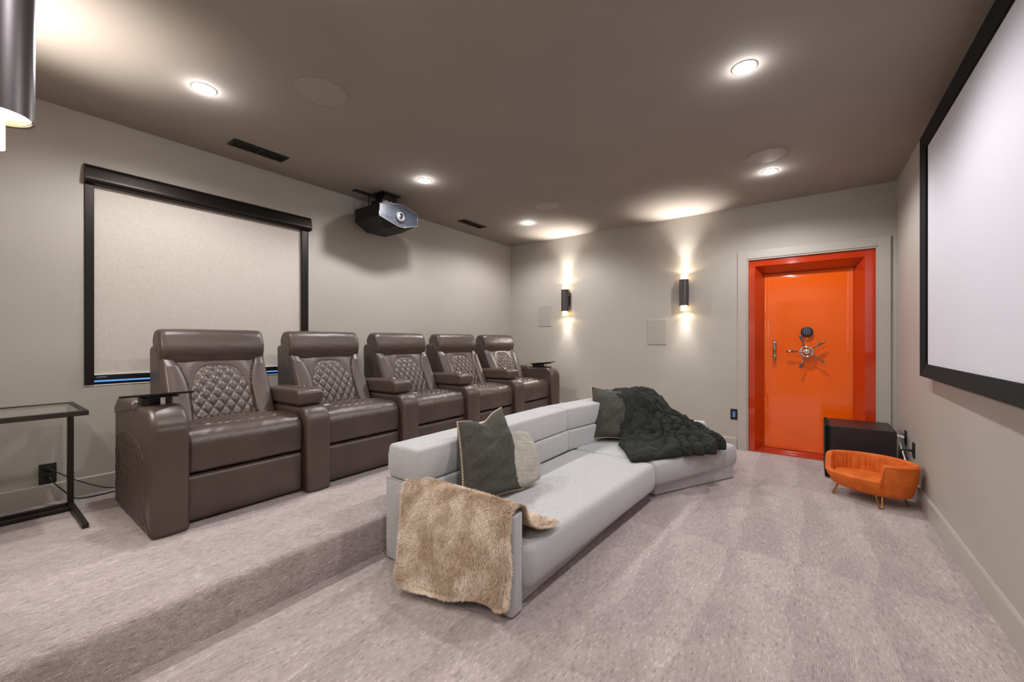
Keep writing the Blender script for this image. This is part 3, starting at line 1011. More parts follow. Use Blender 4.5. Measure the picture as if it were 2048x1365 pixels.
mt.box(PX - 0.10, PX + 0.11, 3.46, 3.66, 2.590, 2.665)
mto = mt.build('ceiling_mount', M['black'], pr, smooth=False, bevel=0.004)
for dx in (-0.055, 0.0, 0.055):
    MB().lathe([(0.015, 0.0), (0.015, -0.003), (0.012, -0.004)], (PX + dx, 3.458, 2.635), 'y', 20).build('mount_bolt', M['white'], mto)
cp = empty('cable_plate', (2.42, 3.66, ZC)); tag(cp, 'black cable plate on the ceiling behind the projector with a hanging cord', 'cable plate')
MB().box(2.33, 2.52, 3.63, 3.70, ZC - 0.006, ZC).build('plate', M['black'], cp, smooth=False, bevel=0.002)
MB().tube([(2.50, 3.66, ZC - 0.004), (2.50, 3.66, ZC - 0.06), (2.49, 3.655, ZC - 0.10), (2.50, 3.65, 2.612)], 0.006, 8).build('cord', M['matte_black'], cp)

# ==================================================================== RECLINERS
PITCH, AW = 0.795, 0.165
RX0, RY = 0.576, 2.69
def LP(pts):           # local (depth, height) to world
    return [(RY + a, ZP + b_) for a, b_ in pts]
def diamond(a, b_, w, h):
    p, q = a / w + b_ / h, a / w - b_ / h
    g = np.abs(np.sin(PI * p)) * np.abs(np.sin(PI * q))
    return np.clip(g, 0, 1) ** 0.4

def seat_mesh(x0, x1):
    pr_ = round_poly(LP([(0.055, 0.285), (0.045, 0.515), (0.30, 0.525), (0.60, 0.49), (0.60, 0.30)]), [0.02, 0.085, 0.2, 0.02, 0.02], 0.005)
    xc, hw = (x0 + x1) / 2, (x1 - x0) / 2
    def disp(x, y, z, ny, nz):
        s = (x - xc) / hw
        ly = y - RY
        front = np.clip(-ny, 0, 1)
        puff = 0.020 * (1 - s ** 2) * front * np.sin(np.clip((z - ZP - 0.285) / 0.23, 0, 1) * PI) ** 0.7
        topm = np.clip(nz, 0, 1)
        crown = 0.012 * (1 - s ** 2) * topm
        # seam curve across the seat: dips forward in the middle
        seam = 0.125 + 0.10 * s ** 2
        groove = -0.006 * np.exp(-((ly - seam) / 0.007) ** 2) * (nz > 0.3)
        inside = (ly > seam) & (nz > 0.3) & (np.abs(s) < 0.70)
        edge = np.clip((ly - seam) / 0.02, 0, 1) * np.clip((0.70 - np.abs(s)) / 0.05, 0, 1)
        q = 0.013 * (diamond(np.full_like(ly, x - xc), ly, 0.062, 0.070) - 0.45) * edge * inside
        side = -0.004 * np.exp(-((abs(s) - 0.72) / 0.02) ** 2) * (ly > seam) * (nz > 0.3)
        wr = 0.0022 * smooth_noise(x * 30 + 0 * y, (y + z) * 26, 3) * (front > 0.2)
        return puff + crown + groove + q + side + wr
    return loft_x(pr_, x0, x1, 0.018, 120, disp)

def back_mesh(x0, x1):
    a0, a1 = (0.415, 0.47), (0.640, 0.925)
    pr_ = round_poly(LP([a0, (0.50, 0.43), (0.82, 0.50), (0.835, 0.98), (0.69, 1.0), a1]), [0.02, 0.02, 0.04, 0.04, 0.02, 0.03], 0.005)
    xc, hw = (x0 + x1) / 2, (x1 - x0) / 2
    dz = a1[1] - a0[1]
    def disp(x, y, z, ny, nz):
        s = (x - xc) / hw
        t = np.clip((z - ZP - a0[1]) / dz, 0, 1)
        front = np.clip((-ny - 0.5) / 0.3, 0, 1)
        ab = abs(s)
        b = 0.60 + 0.24 * np.clip((t - 0.45) / 0.55, 0, 1) ** 2 - 0.02 * t      # bolster seam
        w = (1.0 - b)
        bol = np.where(ab > b, np.sqrt(np.clip(1 - ((ab - b) / w - 0.45) ** 2 / 0.31, 0, 1)), 0.0)
        bol = 0.032 * bol * np.clip((1.02 - t) / 0.2, 0.25, 1)
        seam = -0.006 * np.exp(-((ab - b) / 0.014) ** 2)
        # arched quilted panel
        aw = 0.565
        top = 0.83 - 0.40 * np.clip(ab / aw, 0, 1) ** 4
        ins = (ab < aw) & (t < top)
        ed = np.clip((aw - ab) / 0.04, 0, 1) * np.clip((top - t) / 0.05, 0, 1)
        q = 0.016 * (diamond(np.full_like(z, x - xc), z, 0.066, 0.088) - 0.45) * ed * ins
        arch = -0.005 * np.exp(-((t - top) / 0.018) ** 2) * (ab < aw)
        lum = 0.022 * np.sin(np.clip(t / 0.9, 0, 1) * PI) * (1 - (ab / 0.62) ** 2 if ab < 0.62 else 0)
        yoke = 0.008 * (t > top) * np.sin(np.clip((t - top) / (1.001 - top), 0, 1) * PI) * (ab < b)
        return front * (bol + seam + q + arch + lum + yoke)
    return loft_x(pr_, x0, x1, 0.022, 130, disp)

def head_mesh(x0, x1):
    pr_ = round_poly(LP([(0.625, 0.862), (0.592, 0.97), (0.640, 1.098), (0.755, 1.092), (0.800, 1.02), (0.775, 0.955), (0.69, 0.95), (0.69, 0.862)]),
                     [0.035, 0.14, 0.075, 0.055, 0.05, 0.03, 0.02, 0.02], 0.008)
    xc, hw = (x0 + x1) / 2, (x1 - x0) / 2
    def disp(x, y, z, ny, nz):
        s = (x - xc) / hw
        e = -0.004 * np.exp(-((abs(s) - 0.93) / 0.012) ** 2)
        wr = 0.0018 * smooth_noise(x * 22 + 0 * y, z * 40, 5)
        return 0.010 * (1 - s ** 4) * np.clip(-ny, 0, 1) + e + wr
    return loft_x(pr_, x0, x1, 0.028, 60, disp)

def foot_mesh(x0, x1):
    pr_ = round_poly(LP([(0.062, 0.018), (0.058, 0.272), (0.40, 0.272), (0.40, 0.018)]), [0.015, 0.02, 0.01, 0.01], 0.009)
    xc, hw = (x0 + x1) / 2, (x1 - x0) / 2
    def disp(x, y, z, ny, nz):
        s = (x - xc) / hw
        f = np.clip(-ny, 0, 1)
        pf_ = 0.010 * (1 - s ** 4) * f * np.sin(np.clip((z - ZP - 0.018) / 0.25, 0, 1) * PI)
        sm = -0.004 * np.exp(-((abs(s) - 0.52) / 0.010) ** 2) * f
        return pf_ + sm
    return loft_x(pr_, x0, x1, 0.010, 70, disp)

def arm_mesh(x0, x1, high):
    if high:
        pts, rad = [(0.0, 0.0), (0.0, 0.672), (0.795, 0.640), (0.800, 0.02)], [0.012, 0.13, 0.09, 0.03]
    else:
        pts, rad = [(0.0, 0.0), (0.0, 0.562), (0.72, 0.560), (0.72, 0.02)], [0.012, 0.09, 0.05, 0.03]
    pr_ = round_poly(LP(pts), rad, 0.009)
    def disp(x, y, z, ny, nz):
        s = (x - (x0 + x1) / 2) / ((x1 - x0) / 2)
        g = -0.0035 * np.exp(-((z - ZP - (0.565 if high else 2.0)) / 0.006) ** 2) * (ny < -0.2)
        return 0.010 * (1 - s ** 2) * np.clip(-ny + nz * 0.7, 0, 1) + g
    return loft_x(pr_, x0, x1, 0.024 if high else 0.020, 22, disp)

def pad_mesh(x0, x1):
    pr_ = round_poly(LP([(0.105, 0.572), (0.095, 0.665), (0.16, 0.688), (0.62, 0.672), (0.66, 0.60), (0.56, 0.565)]),
                     [0.03, 0.03, 0.05, 0.05, 0.04, 0.04], 0.008)
    def disp(x, y, z, ny, nz):
        s = (x - (x0 + x1) / 2) / ((x1 - x0) / 2)
        g = -0.003 * np.exp(-((y - RY - 0.165) / 0.006) ** 2) - 0.003 * np.exp(-((z - ZP - 0.645) / 0.004) ** 2) * (ny < -0.5)
        return 0.006 * (1 - s ** 2) + g
    return loft_x(pr_, x0, x1, 0.022, 20, disp)

def side_panel(x, sgn):
    """arched vertical-diamond quilted panel on the outer face of an end arm"""
    yy = np.linspace(0.10, 0.76, 150); zz = np.linspace(0.03, 0.50, 120)
    Y, Z = np.meshgrid(yy, zz, indexing='ij')
    top = 0.50 - 0.10 * np.clip(np.abs(Y - 0.46) / 0.33, 0, 1) ** 3
    ed = np.clip((top - Z) / 0.02, 0, 1) * np.clip((Y - 0.12) / 0.03, 0, 1) * np.clip((0.75 - Y) / 0.03, 0, 1) * np.clip((Z - 0.035) / 0.02, 0, 1)
    q = 0.010 * diamond(Y, Z, 0.055, 0.10)
    out = np.where(ed > 0, 0.002 + ed * q, -0.004)
    mb = MB()
    mb.grid(np.stack([x + sgn * out, RY + Y, ZP + Z], -1))
    mb.grid(np.stack([np.full_like(Y, x - sgn * 0.01), RY + Y, ZP + Z], -1), flip=True)
    return mb

def tray_parts(root, cx_, yc, rot, ztop):
    """swivel tray table standing on the arm; a part of its recliner"""
    tr = empty('tray_table', (0, 0, 0)); tr.parent = root
    P0 = Vector((cx_, yc, ZP + 0.672)); tr.location = P0 - root.location
    w, d = 0.22, 0.28
    c_, s_ = math.cos(rot), math.sin(rot)
    poly = round_poly([(-w / 2, -d / 2), (w / 2, -d / 2), (w / 2, d / 2), (-w / 2, d / 2)], 0.025, 0.01)
    poly = [(cx_ - 0.01 + a * c_ - b_ * s_, yc + 0.06 + a * s_ + b_ * c_) for a, b_ in poly]
    mb = MB(); mb.prism(poly, 'z', ztop - 0.012, ztop)
    for A_ in mb.v:
        A_[:, 2] += -(A_[:, 1] - yc) * 0.10
    mb.build('tray_top', M['bronze'], tr, smooth=False, bevel=0.002)
    mb = MB(); mb.box(cx_ - 0.06, cx_ + 0.06, yc - 0.04, yc + 0.08, ztop - 0.020, ztop - 0.012)
    mb.build('swivel_plate', M['matte_black'], tr, smooth=False)
    mb = MB(); mb.lathe([(0.012, ZP + 0.640), (0.012, ztop - 0.018)], (cx_, yc, 0), 'z', 20)
    mb.build('tray_post', M['chrome'], tr)
    mb = MB(); mb.prism([tuple(p) for p in round_poly([(cx_ - 0.070, yc + 0.055), (cx_ + 0.062, yc + 0.055), (cx_ + 0.062, yc + 0.20), (cx_ - 0.070, yc + 0.20)], 0.035, 0.006)], 'z', ZP + 0.655, ZP + 0.708)
    mb.build('cup_holder', M['black'], tr, bevel=0.006)

def cup(root, x, y, z):
    mb = MB()
    mb.lathe([(0.030, z - 0.008), (0.046, z - 0.004), (0.050, z + 0.002), (0.046, z + 0.005), (0.040, z + 0.003), (0.038, z - 0.004), (0.0, z - 0.004)], (x, y, 0), 'z', 32, cap=False)
    return mb.build('cup_holder', M['dark_chrome'], root)

def control(root, x):
    mb = MB(); mb.box(x, x + 0.045, RY + 0.070, RY + 0.115, ZP + 0.556, ZP + 0.566)
    mb.build('control_panel', M['silver'], root, smooth=False, bevel=0.003)

SX = RX0 + AW
SW = PITCH - AW
def recliner(first):
    root = empty('recliner', (RX0 + PITCH / 2, RY + 0.4, ZP))
    root.name = 'recliner'
    g = 0.004
    seat_mesh(SX + g, SX + SW - g).build('seat_cushion', M['leather'], root, angle=70)
    back_mesh(SX + 0.006, SX + SW - 0.006).build('backrest', M['leather'], root, angle=70)
    head_mesh(SX + 0.010, SX + SW - 0.010).build('headrest', M['leather'], root, angle=70)
    foot_mesh(SX + g, SX + SW - g).build('footrest', M['leather'], root, angle=70)
    MB().box(SX, SX + SW, RY + 0.10, RY + 0.60, ZP + 0.008, ZP + 0.30).build('base', M['matte_black'], root, smooth=False)
    return root
proto = recliner(True)
chairs = [proto]
for k in range(1, 5):
    c = copy_tree(proto)
    c.location.x += PITCH * k
    chairs.append(c)
CH_LAB = ['dark brown leather recliner nearest the camera, with a tray on its quilted outer arm',
          'dark brown leather recliner second from the camera, its headrest overlapping the window frame',
          'dark brown leather recliner in the middle of the row of five',
          'dark brown leather recliner second from the far end of the row',
          'dark brown leather recliner at the far end of the row, beside the sconce wall']
for c, lb in zip(chairs, CH_LAB):
    tag(c, lb, 'recliner', 'row of leather theater recliners')
# arms: first chair has the tall outer arm, the others the console arm with a pad
c0 = chairs[0]
a = arm_mesh(RX0, RX0 + AW, True).build('armrest', M['leather'], c0, angle=70)
side_panel(RX0 + 0.001, -1).build('quilted_side', M['leather'], a, angle=70)
def outer_pad(x0, x1):
    pr_ = round_poly(LP([(0.36, 0.62), (0.38, 0.685), (0.70, 0.675), (0.79, 0.61), (0.785, 0.56)]), [0.02, 0.035, 0.08, 0.05, 0.02], 0.01)
    return loft_x(pr_, x0, x1, 0.02, 12)
outer_pad(RX0 - 0.006, RX0 + AW + 0.004).build('arm_pad', M['leather'], a, angle=70)
tray_parts(c0, RX0 + 0.085, RY + 0.155, 0.32, 0.945)
arm_proto = None
for k in range(1, 5):
    c = chairs[k]
    if arm_proto is None:
        ax = RX0 + PITCH
        am = arm_mesh(ax, ax + AW, False).build('armrest', M['leather'], c, angle=70)
        pd = pad_mesh(ax - 0.008, ax + AW + 0.006).build('arm_pad', M['leather'], am, angle=70)
        cup(am, ax + 0.08, RY + 0.24, ZP + 0.690)
        control(c, ax + AW - 0.012)
        arm_proto = [o for o in children(c) if o.name.startswith(('armrest', 'control_panel'))]
    else:
        for o in arm_proto:
            copy_tree(o, c)
# the far end arm belongs to the last chair
cl = chairs[4]
axl = RX0 + 5 * PITCH
am = arm_mesh(axl, axl + 0.19, True).build('armrest', M['leather'], cl, angle=70)
side_panel(axl + 0.189, 1).build('quilted_side', M['leather'], am, angle=70)
outer_pad(axl - 0.004, axl + 0.196).build('arm_pad', M['leather'], am, angle=70)
tray_parts(cl, axl + 0.10, RY + 0.155, -0.35, 0.945)

# ==================================================================== C-SHAPED SIDE TABLES
def side_table(x0, x1, y0, y1, post_y, label, foot_dir):
    z0, z1 = ZP, 0.852
    t = 0.026
    r = empty('side_table', ((x0 + x1) / 2, (y0 + y1) / 2, z0))
    tag(r, label, 'side table', 'glass topped metal side tables')
    m = MB()
    m.box(x0, x1, y0, y0 + t, z1 - t, z1); m.box(x0, x1, y1 - t, y1, z1 - t, z1)
    m.box(x0, x0 + t, y0 + t, y1 - t, z1 - t, z1); m.box(x1 - t, x1, y0 + t, y1 - t, z1 - t, z1)
    m.build('top_frame', M['table_metal'], r, smooth=False, bevel=0.0015, segs=2)
    MB().box(x0 + t - 0.002, x1 - t + 0.002, y0 + t - 0.002, y1 - t + 0.002, z1 - 0.010, z1 - 0.003).build('glass_top', M['glass'], r, smooth=False)
    for xa_ in (x0, x1 - t):
        MB().box(xa_, xa_ + t, post_y - 0.04, post_y, z0 + t, z1 - t).build('post', M['table_metal'], r, smooth=False, bevel=0.0015, segs=2)
        MB().box(xa_, xa_ + t, y0, y1, z0, z0 + t).build('foot', M['table_metal'], r, smooth=False, bevel=0.0015, segs=2)
    for yy_ in (post_y - t, post_y - 0.13):
        MB().box(x0 + t, x1 - t, yy_, yy_ + 0.022, z0 + 0.002, z0 + 0.024).build('base_rail', M['table_metal'], r, smooth=False, bevel=0.0015, segs=2)
side_table(0.0, 0.422, 3.165, 3.690, 3.690, 'dark metal side table with clear glass top beside the nearest recliner', 1)
side_table(4.86, 5.19, 3.08, 3.60, 3.60, 'dark metal glass-topped side table between the last recliner and the far wall', 1)

# ==================================================================== SOFA
sf = empty('sectional_sofa', (2.8, 1.4, 0))
tag(sf, 'low pale grey upholstered sectional sofa bending towards the orange door', 'sofa')
ZS, ZA, ZB = 0.292, 0.455, 0.645
SM = M['sofa']
bs = MB()
bs.prism([(1.50, 1.09), (3.32, 1.055), (3.20, 1.93), (1.50, 1.93)], 'z', 0.006, 0.085)
bs.build('base', SM, sf, smooth=False, bevel=0.006)
bs = MB(); bs.prism([(3.270, 0.995), (4.115, 0.560), (4.36, 0.84), (3.92, 1.72), (3.22, 1.90)], 'z', 0.006, 0.115)
bs.build('base', SM, sf, smooth=False, bevel=0.006)
# left arm and rear shell
poly_cushion([(1.437, 1.055), (1.527, 1.055), (1.527, 1.95), (1.437, 1.95)], 0.004, ZA, 0.012, 0.014, 0.0).build('armrest', SM, sf, angle=60)
poly_cushion([(1.520, 1.70), (3.10, 1.70), (3.10, 1.945), (1.520, 1.945)], 0.004, ZA, 0.010, 0.012, 0.0).build('back_frame', SM, sf, angle=60)
poly_cushion([(3.10, 1.70), (3.86, 1.58), (3.97, 1.825), (3.10, 1.945)], 0.004, ZA, 0.010, 0.012, 0.0).build('back_frame', SM, sf, angle=60)
poly_cushion([(3.88, 1.58), (4.215, 0.86), (4.46, 0.83), (4.44, 0.94), (3.985, 1.815)], 0.006, 0.428, 0.035, 0.05, 0.004).build('back_frame', SM, sf, angle=60)
# back cushions, two rows
poly_cushion([(1.447, 1.685), (3.098, 1.685), (3.098, 1.94), (1.447, 1.94)], ZA + 0.002, ZB, 0.022, 0.022, 0.004).build('back_cushion', SM, sf, angle=60)
poly_cushion([(1.535, 1.675), (3.098, 1.675), (3.098, 1.80), (1.535, 1.80)], ZS - 0.01, ZA, 0.016, 0.016, 0.0).build('lumbar_cushion', SM, sf, angle=60)
poly_cushion([(3.102, 1.685), (3.82, 1.575), (3.90, 1.82), (3.102, 1.94)], ZA + 0.002, ZB, 0.022, 0.022, 0.004).build('back_cushion', SM, sf, angle=60)
poly_cushion([(3.102, 1.675), (3.80, 1.560), (3.85, 1.70), (3.102, 1.80)], ZS - 0.01, ZA, 0.016, 0.016, 0.0).build('lumbar_cushion', SM, sf, angle=60)
poly_cushion([(3.84, 1.56), (4.00, 1.20), (4.20, 1.28), (3.96, 1.80)], 0.40, ZB - 0.01, 0.030, 0.03, 0.004).build('back_cushion', SM, sf, angle=60)
# seats
poly_cushion([(1.530, 1.035), (3.17, 0.955), (3.185, 1.68), (1.530, 1.70)], 0.075, ZS, 0.048, 0.05, 0.010).build('seat_cushion', SM, sf, angle=60)
poly_cushion([(3.18, 0.955), (4.165, 0.530), (4.33, 0.82), (3.88, 1.60), (3.195, 1.69)], 0.100, ZS, 0.045, 0.05, 0.006).build('seat_cushion', SM, sf, angle=60)
# piping on the arm end
MB().tube([(1.442, 1.945, ZA + 0.001), (1.442, 1.70, ZA + 0.001), (1.445, 1.4, ZA)], 0.004, 8).build('piping', M['cream'], sf)

# ---------------- pillows
def pillow(corners, thick, mat, name, label, cat='pillow', chop=0.0, pinch=0.07, stitch=False, seed=1, rnd=0.0):
    TL, TR, BR, BL = [Vector(c) for c in corners]
    n = 48
    u = np.linspace(-1, 1, n); U, V = np.meshgrid(u, u, indexing='ij')
    Us = U * (1 - pinch * (1 - V ** 2) * np.abs(U) ** 2)
    Vs = V * (1 - pinch * (1 - U ** 2) * np.abs(V) ** 2)
    Vs = Vs - chop * np.exp(-(U / 0.38) ** 2) * np.clip((V + 0.1) / 1.1, 0, 1) ** 1.5
    Us, Vs = Us * np.sqrt(1 - rnd * Vs ** 2), Vs * np.sqrt(1 - rnd * Us ** 2)
    a, b_ = (Us + 1) / 2, (Vs + 1) / 2
    w = [(1 - a) * b_, a * b_, a * (1 - b_), (1 - a) * (1 - b_)]
    P = sum(wi[..., None] * np.array(c)[None, None] for wi, c in zip(w, (TL, TR, BR, BL)))
    nr = (TR - TL).cross(TL - BL).normalized()       # points towards the viewer side
    prof = np.sqrt(np.clip(1 - U ** 2, 0, 1)) ** 0.9 * np.sqrt(np.clip(1 - V ** 2, 0, 1)) ** 0.9
    wr = 0.016 * smooth_noise(U * 2.6, V * 4.8, seed, 4) * np.clip(prof * 2, 0, 1)
    ch = -0.35 * thick * chop * 4 * np.exp(-(U / 0.3) ** 2) * np.clip(V, 0, 1) * prof
    front = P + (thick * prof * 0.5 + wr + ch)[..., None] * np.array(nr)
    back = P - (thick * prof * 0.5 + wr * 0.4)[..., None] * np.array(nr)
    root = empty(name, tuple((BL + BR) / 2))
    tag(root, label, cat)
    mb = MB(); mb.grid(front); mb.grid(back, flip=True)
    o = mb.build('cover', mat, root, angle=80)
    if stitch:
        edge = [P[i, -1] for i in range(n)][::-1] + [P[0, j] for j in range(n - 1, -1, -1)]
        edge2 = [P[i, -1] for i in range(n)] + [P[-1, j] for j in range(n - 1, -1, -1)]
        st = MB()
        path = edge + [P[i, 0] for i in range(1, n)] + [P[-1, j] for j in range(1, n)]
        path = [Vector(p) for p in path]
        L = [0]
        for i in range(1, len(path)): L.append(L[-1] + (path[i] - path[i - 1]).length)
        L = np.array(L); A = np.array([tuple(p) for p in path])
        m = int(L[-1] / 0.011)
        ss = np.linspace(0, L[-1], m * 4)
        C = np.stack([np.interp(ss, L, A[:, k]) for k in range(3)], 1)
        out = C - np.array((TL + TR + BL + BR) / 4); out /= np.linalg.norm(out, axis=1)[:, None]
        ph = np.arange(len(ss)) * PI / 2
        C = C + out * 0.004 * np.cos(ph)[:, None] + np.array(nr) * (0.006 * np.sin(ph))[:, None]
        st.tube([tuple(p) for p in C], 0.0024, 5)
        so = st.build('whip_stitch', M['stitch2'], root)
        so['label'] = 'tan whip stitched edge'
    return root
M['stitch2'] = plain('pale_tan_yarn', srgb(226, 202, 172), 0.8)
pillow([(1.735, 1.675, 0.752), (2.13, 1.655, 0.787), (2.06, 1.43, 0.318), (1.60, 1.50, 0.318)], 0.20, M['olive'], 'throw_pillow',
       'dark olive pillow with tan stitched edge at the near end of the sofa', chop=0.16, stitch=True, seed=2)
pillow([(1.93, 1.66, 0.60), (2.315, 1.56, 0.64), (2.255, 1.385, 0.318), (1.85, 1.50, 0.318)], 0.17, M['cream'], 'throw_pillow',
       'pale greige pillow tucked behind the dark olive pillow', pinch=0.0, seed=4, rnd=0.30)
pillow([(3.665, 1.735, 0.785), (3.98, 1.47, 0.73), (3.64, 1.33, 0.325), (3.47, 1.625, 0.325)], 0.18, M['olive'], 'throw_pillow',
       'olive pillow with tan stitched edge half under the green throw', chop=0.05, stitch=True, seed=6)

# ---------------- dark green plush throw
def interp_rows(rows, n):
    out = []
    for row in rows:
        R_ = np.array([p for p in row], float)
        s = np.linspace(0, 1, len(R_)); q = np.linspace(0, 1, n)
        # smooth (cosine-weighted) resample
        A = np.stack([np.interp(q, s, R_[:, k]) for k in range(3)], 1)
        for _ in range(6):
            A[1:-1] = 0.25 * A[:-2] + 0.5 * A[1:-1] + 0.25 * A[2:]
        out.append(A)
    return out
rows = [
    [(3.90, 1.80, .56), (4.02, 1.66, .58), (4.10, 1.56, .58), (4.20, 1.44, .56), (4.26, 1.34, .52), (4.30, 1.26, .46)],
    [(3.80, 1.66, .715), (3.92, 1.54, .74), (4.00, 1.45, .745), (4.06, 1.37, .745), (4.11, 1.30, .735), (4.16, 1.22, .66)],
    [(3.78, 1.53, .69), (3.87, 1.41, .675), (3.94, 1.32, .66), (4.01, 1.22, .62), (4.07, 1.14, .55), (4.13, 1.08, .49)],
    [(3.67, 1.43, .47), (3.74, 1.30, .48), (3.84, 1.19, .47), (3.94, 1.09, .46), (4.02, 1.00, .43), (4.10, .97, .41)],
    [(3.58, 1.39, .345), (3.60, 1.23, .36), (3.72, 1.08, .37), (3.84, .94, .375), (3.97, .87, .37), (4.09, .89, .375)],
    [(3.50, 1.36, .320), (3.40, 1.17, .320), (3.60, .99, .325), (3.76, .83, .335), (3.93, .76, .335), (4.09, .81, .345)],
    [(3.44, 1.32, .308), (3.14, 1.12, .308), (3.46, .91, .308), (3.67, .72, .308), (3.89, .655, .312), (4.08, .75, .325)],
    [(3.40, 1.30, .302), (3.05, 1.10, .302), (3.40, .88, .302), (3.62, .67, .302), (3.88, .61, .302), (4.07, .72, .305)],
]
ns, nt = 300, 240
R_ = np.stack(interp_rows(rows, ns))             # rows x ns x 3
tt = np.linspace(0, 1, len(rows)); tq = np.linspace(0, 1, nt)
G = np.empty((ns, nt, 3))
for k in range(3):
    for i in range(ns):
        G[i, :, k] = np.interp(tq, tt, R_[:, i, k])
for _ in range(20):
    G[:, 1:-1] = 0.25 * G[:, :-2] + 0.5 * G[:, 1:-1] + 0.25 * G[:, 2:]
du = np.gradient(G, axis=0); dv = np.gradient(G, axis=1)
NN = np.cross(dv, du); NN /= np.linalg.norm(NN, axis=2)[..., None] + 1e-9
if NN[..., 2].mean() < 0: NN = -NN
Sg, Tg = np.meshgrid(np.linspace(0, 1, ns), np.linspace(0, 1, nt), indexing='ij')
wig = 0.035 * np.sin(Tg * 5 + 4 * Sg) + 0.030 * smooth_noise(Sg * 5, Tg * 5, 21)
Sw = Sg + 0.045 * np.sin(2 * PI * (1.7 * Sg + 0.1)) + 0.022 * np.sin(2 * PI * (3.3 * Sg + 0.35))
ph = (Sw + 1.5 * wig - 0.16 + 0.10 * Tg * (Sg - 0.3)) * PI * 7.5
var = 0.75 + 0.5 * smooth_noise(Sg * 9 + 3, Tg * 5, 31)
fold = np.abs(np.sin(ph)) ** 0.6
amp = (0.014 + 0.088 * np.clip((Tg - 0.20) / 0.25, 0, 1)) * np.clip((Sg - 0.30) / 0.14, 0.20, 1) * (1 - 0.45 * np.clip((Sg - 0.75) / 0.25, 0, 1))
n1 = smooth_noise(Sg * 30, Tg * 26 + 6 * Sg, 23, 2)
n2 = smooth_noise(Sg * 62, Tg * 55, 27, 2)
billow = np.sqrt(np.abs(n1) + 0.01) * 0.85 + 0.30 * np.sqrt(np.abs(n2) + 0.01)
bz = 0.020 + 0.070 * np.exp(-((Tg - 0.58) / 0.22) ** 2) * np.exp(-((Sg - 0.46) / 0.24) ** 2)
H = amp * fold * var + bz * billow + 0.005 * smooth_noise(Sg * 60, Tg * 50, 26)
mask = np.clip((1 - Tg) / 0.07, 0, 1) ** 0.5
G = G + NN * (H * mask)[..., None]
dvn = dv / (np.linalg.norm(dv, axis=2)[..., None] + 1e-9)
G = G + dvn * (0.11 * (fold * var - 0.5) * np.clip((Tg - 0.70) / 0.3, 0, 1) * np.clip((Sg - 0.36) / 0.12, 0, 1))[..., None]
G[..., 2] = np.where(Tg > 0.45, np.maximum(G[..., 2], 0.303), G[..., 2])
mb = MB(); mb.grid(G)
gt = mb.build('plush_throw', M['green'], angle=180)
tag(gt, 'dark green plush throw heaped over the far bend of the sofa', 'throw blanket')
sol = gt.modifiers.new('solid', 'SOLIDIFY'); sol.thickness = 0.012; sol.offset = 1.0

# ---------------- tan fur throw over the near arm
ft = empty('fur_throw', (1.45, 1.40, 0.05))
tag(ft, 'tan long-haired fur throw hanging over the near arm of the sofa', 'throw blanket')
prof = [(1.80, ZS + 0.022), (1.72, ZS + 0.024), (1.64, ZS + 0.04), (1.575, 0.37), (1.550, 0.44), (1.535, 0.472), (1.500, 0.483), (1.455, 0.480), (1.425, 0.455), (1.412, 0.40), (1.408, 0.30), (1.406, 0.20), (1.402, 0.12), (1.396, 0.055)]
PA = np.array(prof)
L = np.concatenate([[0], np.cumsum(np.linalg.norm(np.diff(PA, axis=0), axis=1))])
nv_, nw_ = 90, 80
q = np.linspace(0, L[-1], nv_)
base = np.stack([np.interp(q, L, PA[:, 0]), np.interp(q, L, PA[:, 1])], 1)
for _ in range(4):
    base[1:-1] = 0.25 * base[:-2] + 0.5 * base[1:-1] + 0.25 * base[2:]
tv = q / L[-1]
w = np.linspace(0, 1, nw_)
FG = np.empty((nv_, nw_, 3))
for i in range(nv_):
    y1 = 1.775 + 0.012 * math.sin(tv[i] * 7) 
    y0 = 1.045 - 0.012 * math.sin(tv[i] * 9 + 1)
    # inner flap is narrower and pulled forward, corners rounded
    if tv[i] < 0.35:
        y1 = y1 - 0.42 * (1 - tv[i] / 0.35) ** 1.2
    end = min(1, (1 - tv[i]) / 0.05)
    rc_ = 0.05 * (1 - math.sqrt(max(0, 1 - (1 - end) ** 2)))
    y0 += rc_; y1 -= rc_
    sw_ = max(0.0, (tv[i] - 0.50) / 0.50)
    y1 -= 0.15 * sw_ ** 1.3
    FG[i, :, 1] = y0 + (y1 - y0) * w
    FG[i, :, 0] = base[i, 0] + 0.006 * np.sin(w * 9 + tv[i] * 6) * (tv[i] > 0.5) - 0.004 - 0.14 * sw_ ** 1.3 * w ** 1.2
    FG[i, :, 2] = base[i, 1] + 0.012 * (tv[i] ** 3) * np.sin(w * 5 + 0.6)
gu = np.gradient(FG, axis=0); gv = np.gradient(FG, axis=1)
FN = np.cross(gu, gv); FN /= np.linalg.norm(FN, axis=2)[..., None] + 1e-9
if FN[nv_ // 2, nw_ // 2, 2] < 0: FN = -FN
mb = MB(); mb.grid(FG)
hide = mb.build('hide', M['hide'], ft, angle=180)
sd = hide.modifiers.new('solid', 'SOLIDIFY'); sd.thickness = 0.006; sd.offset = 0
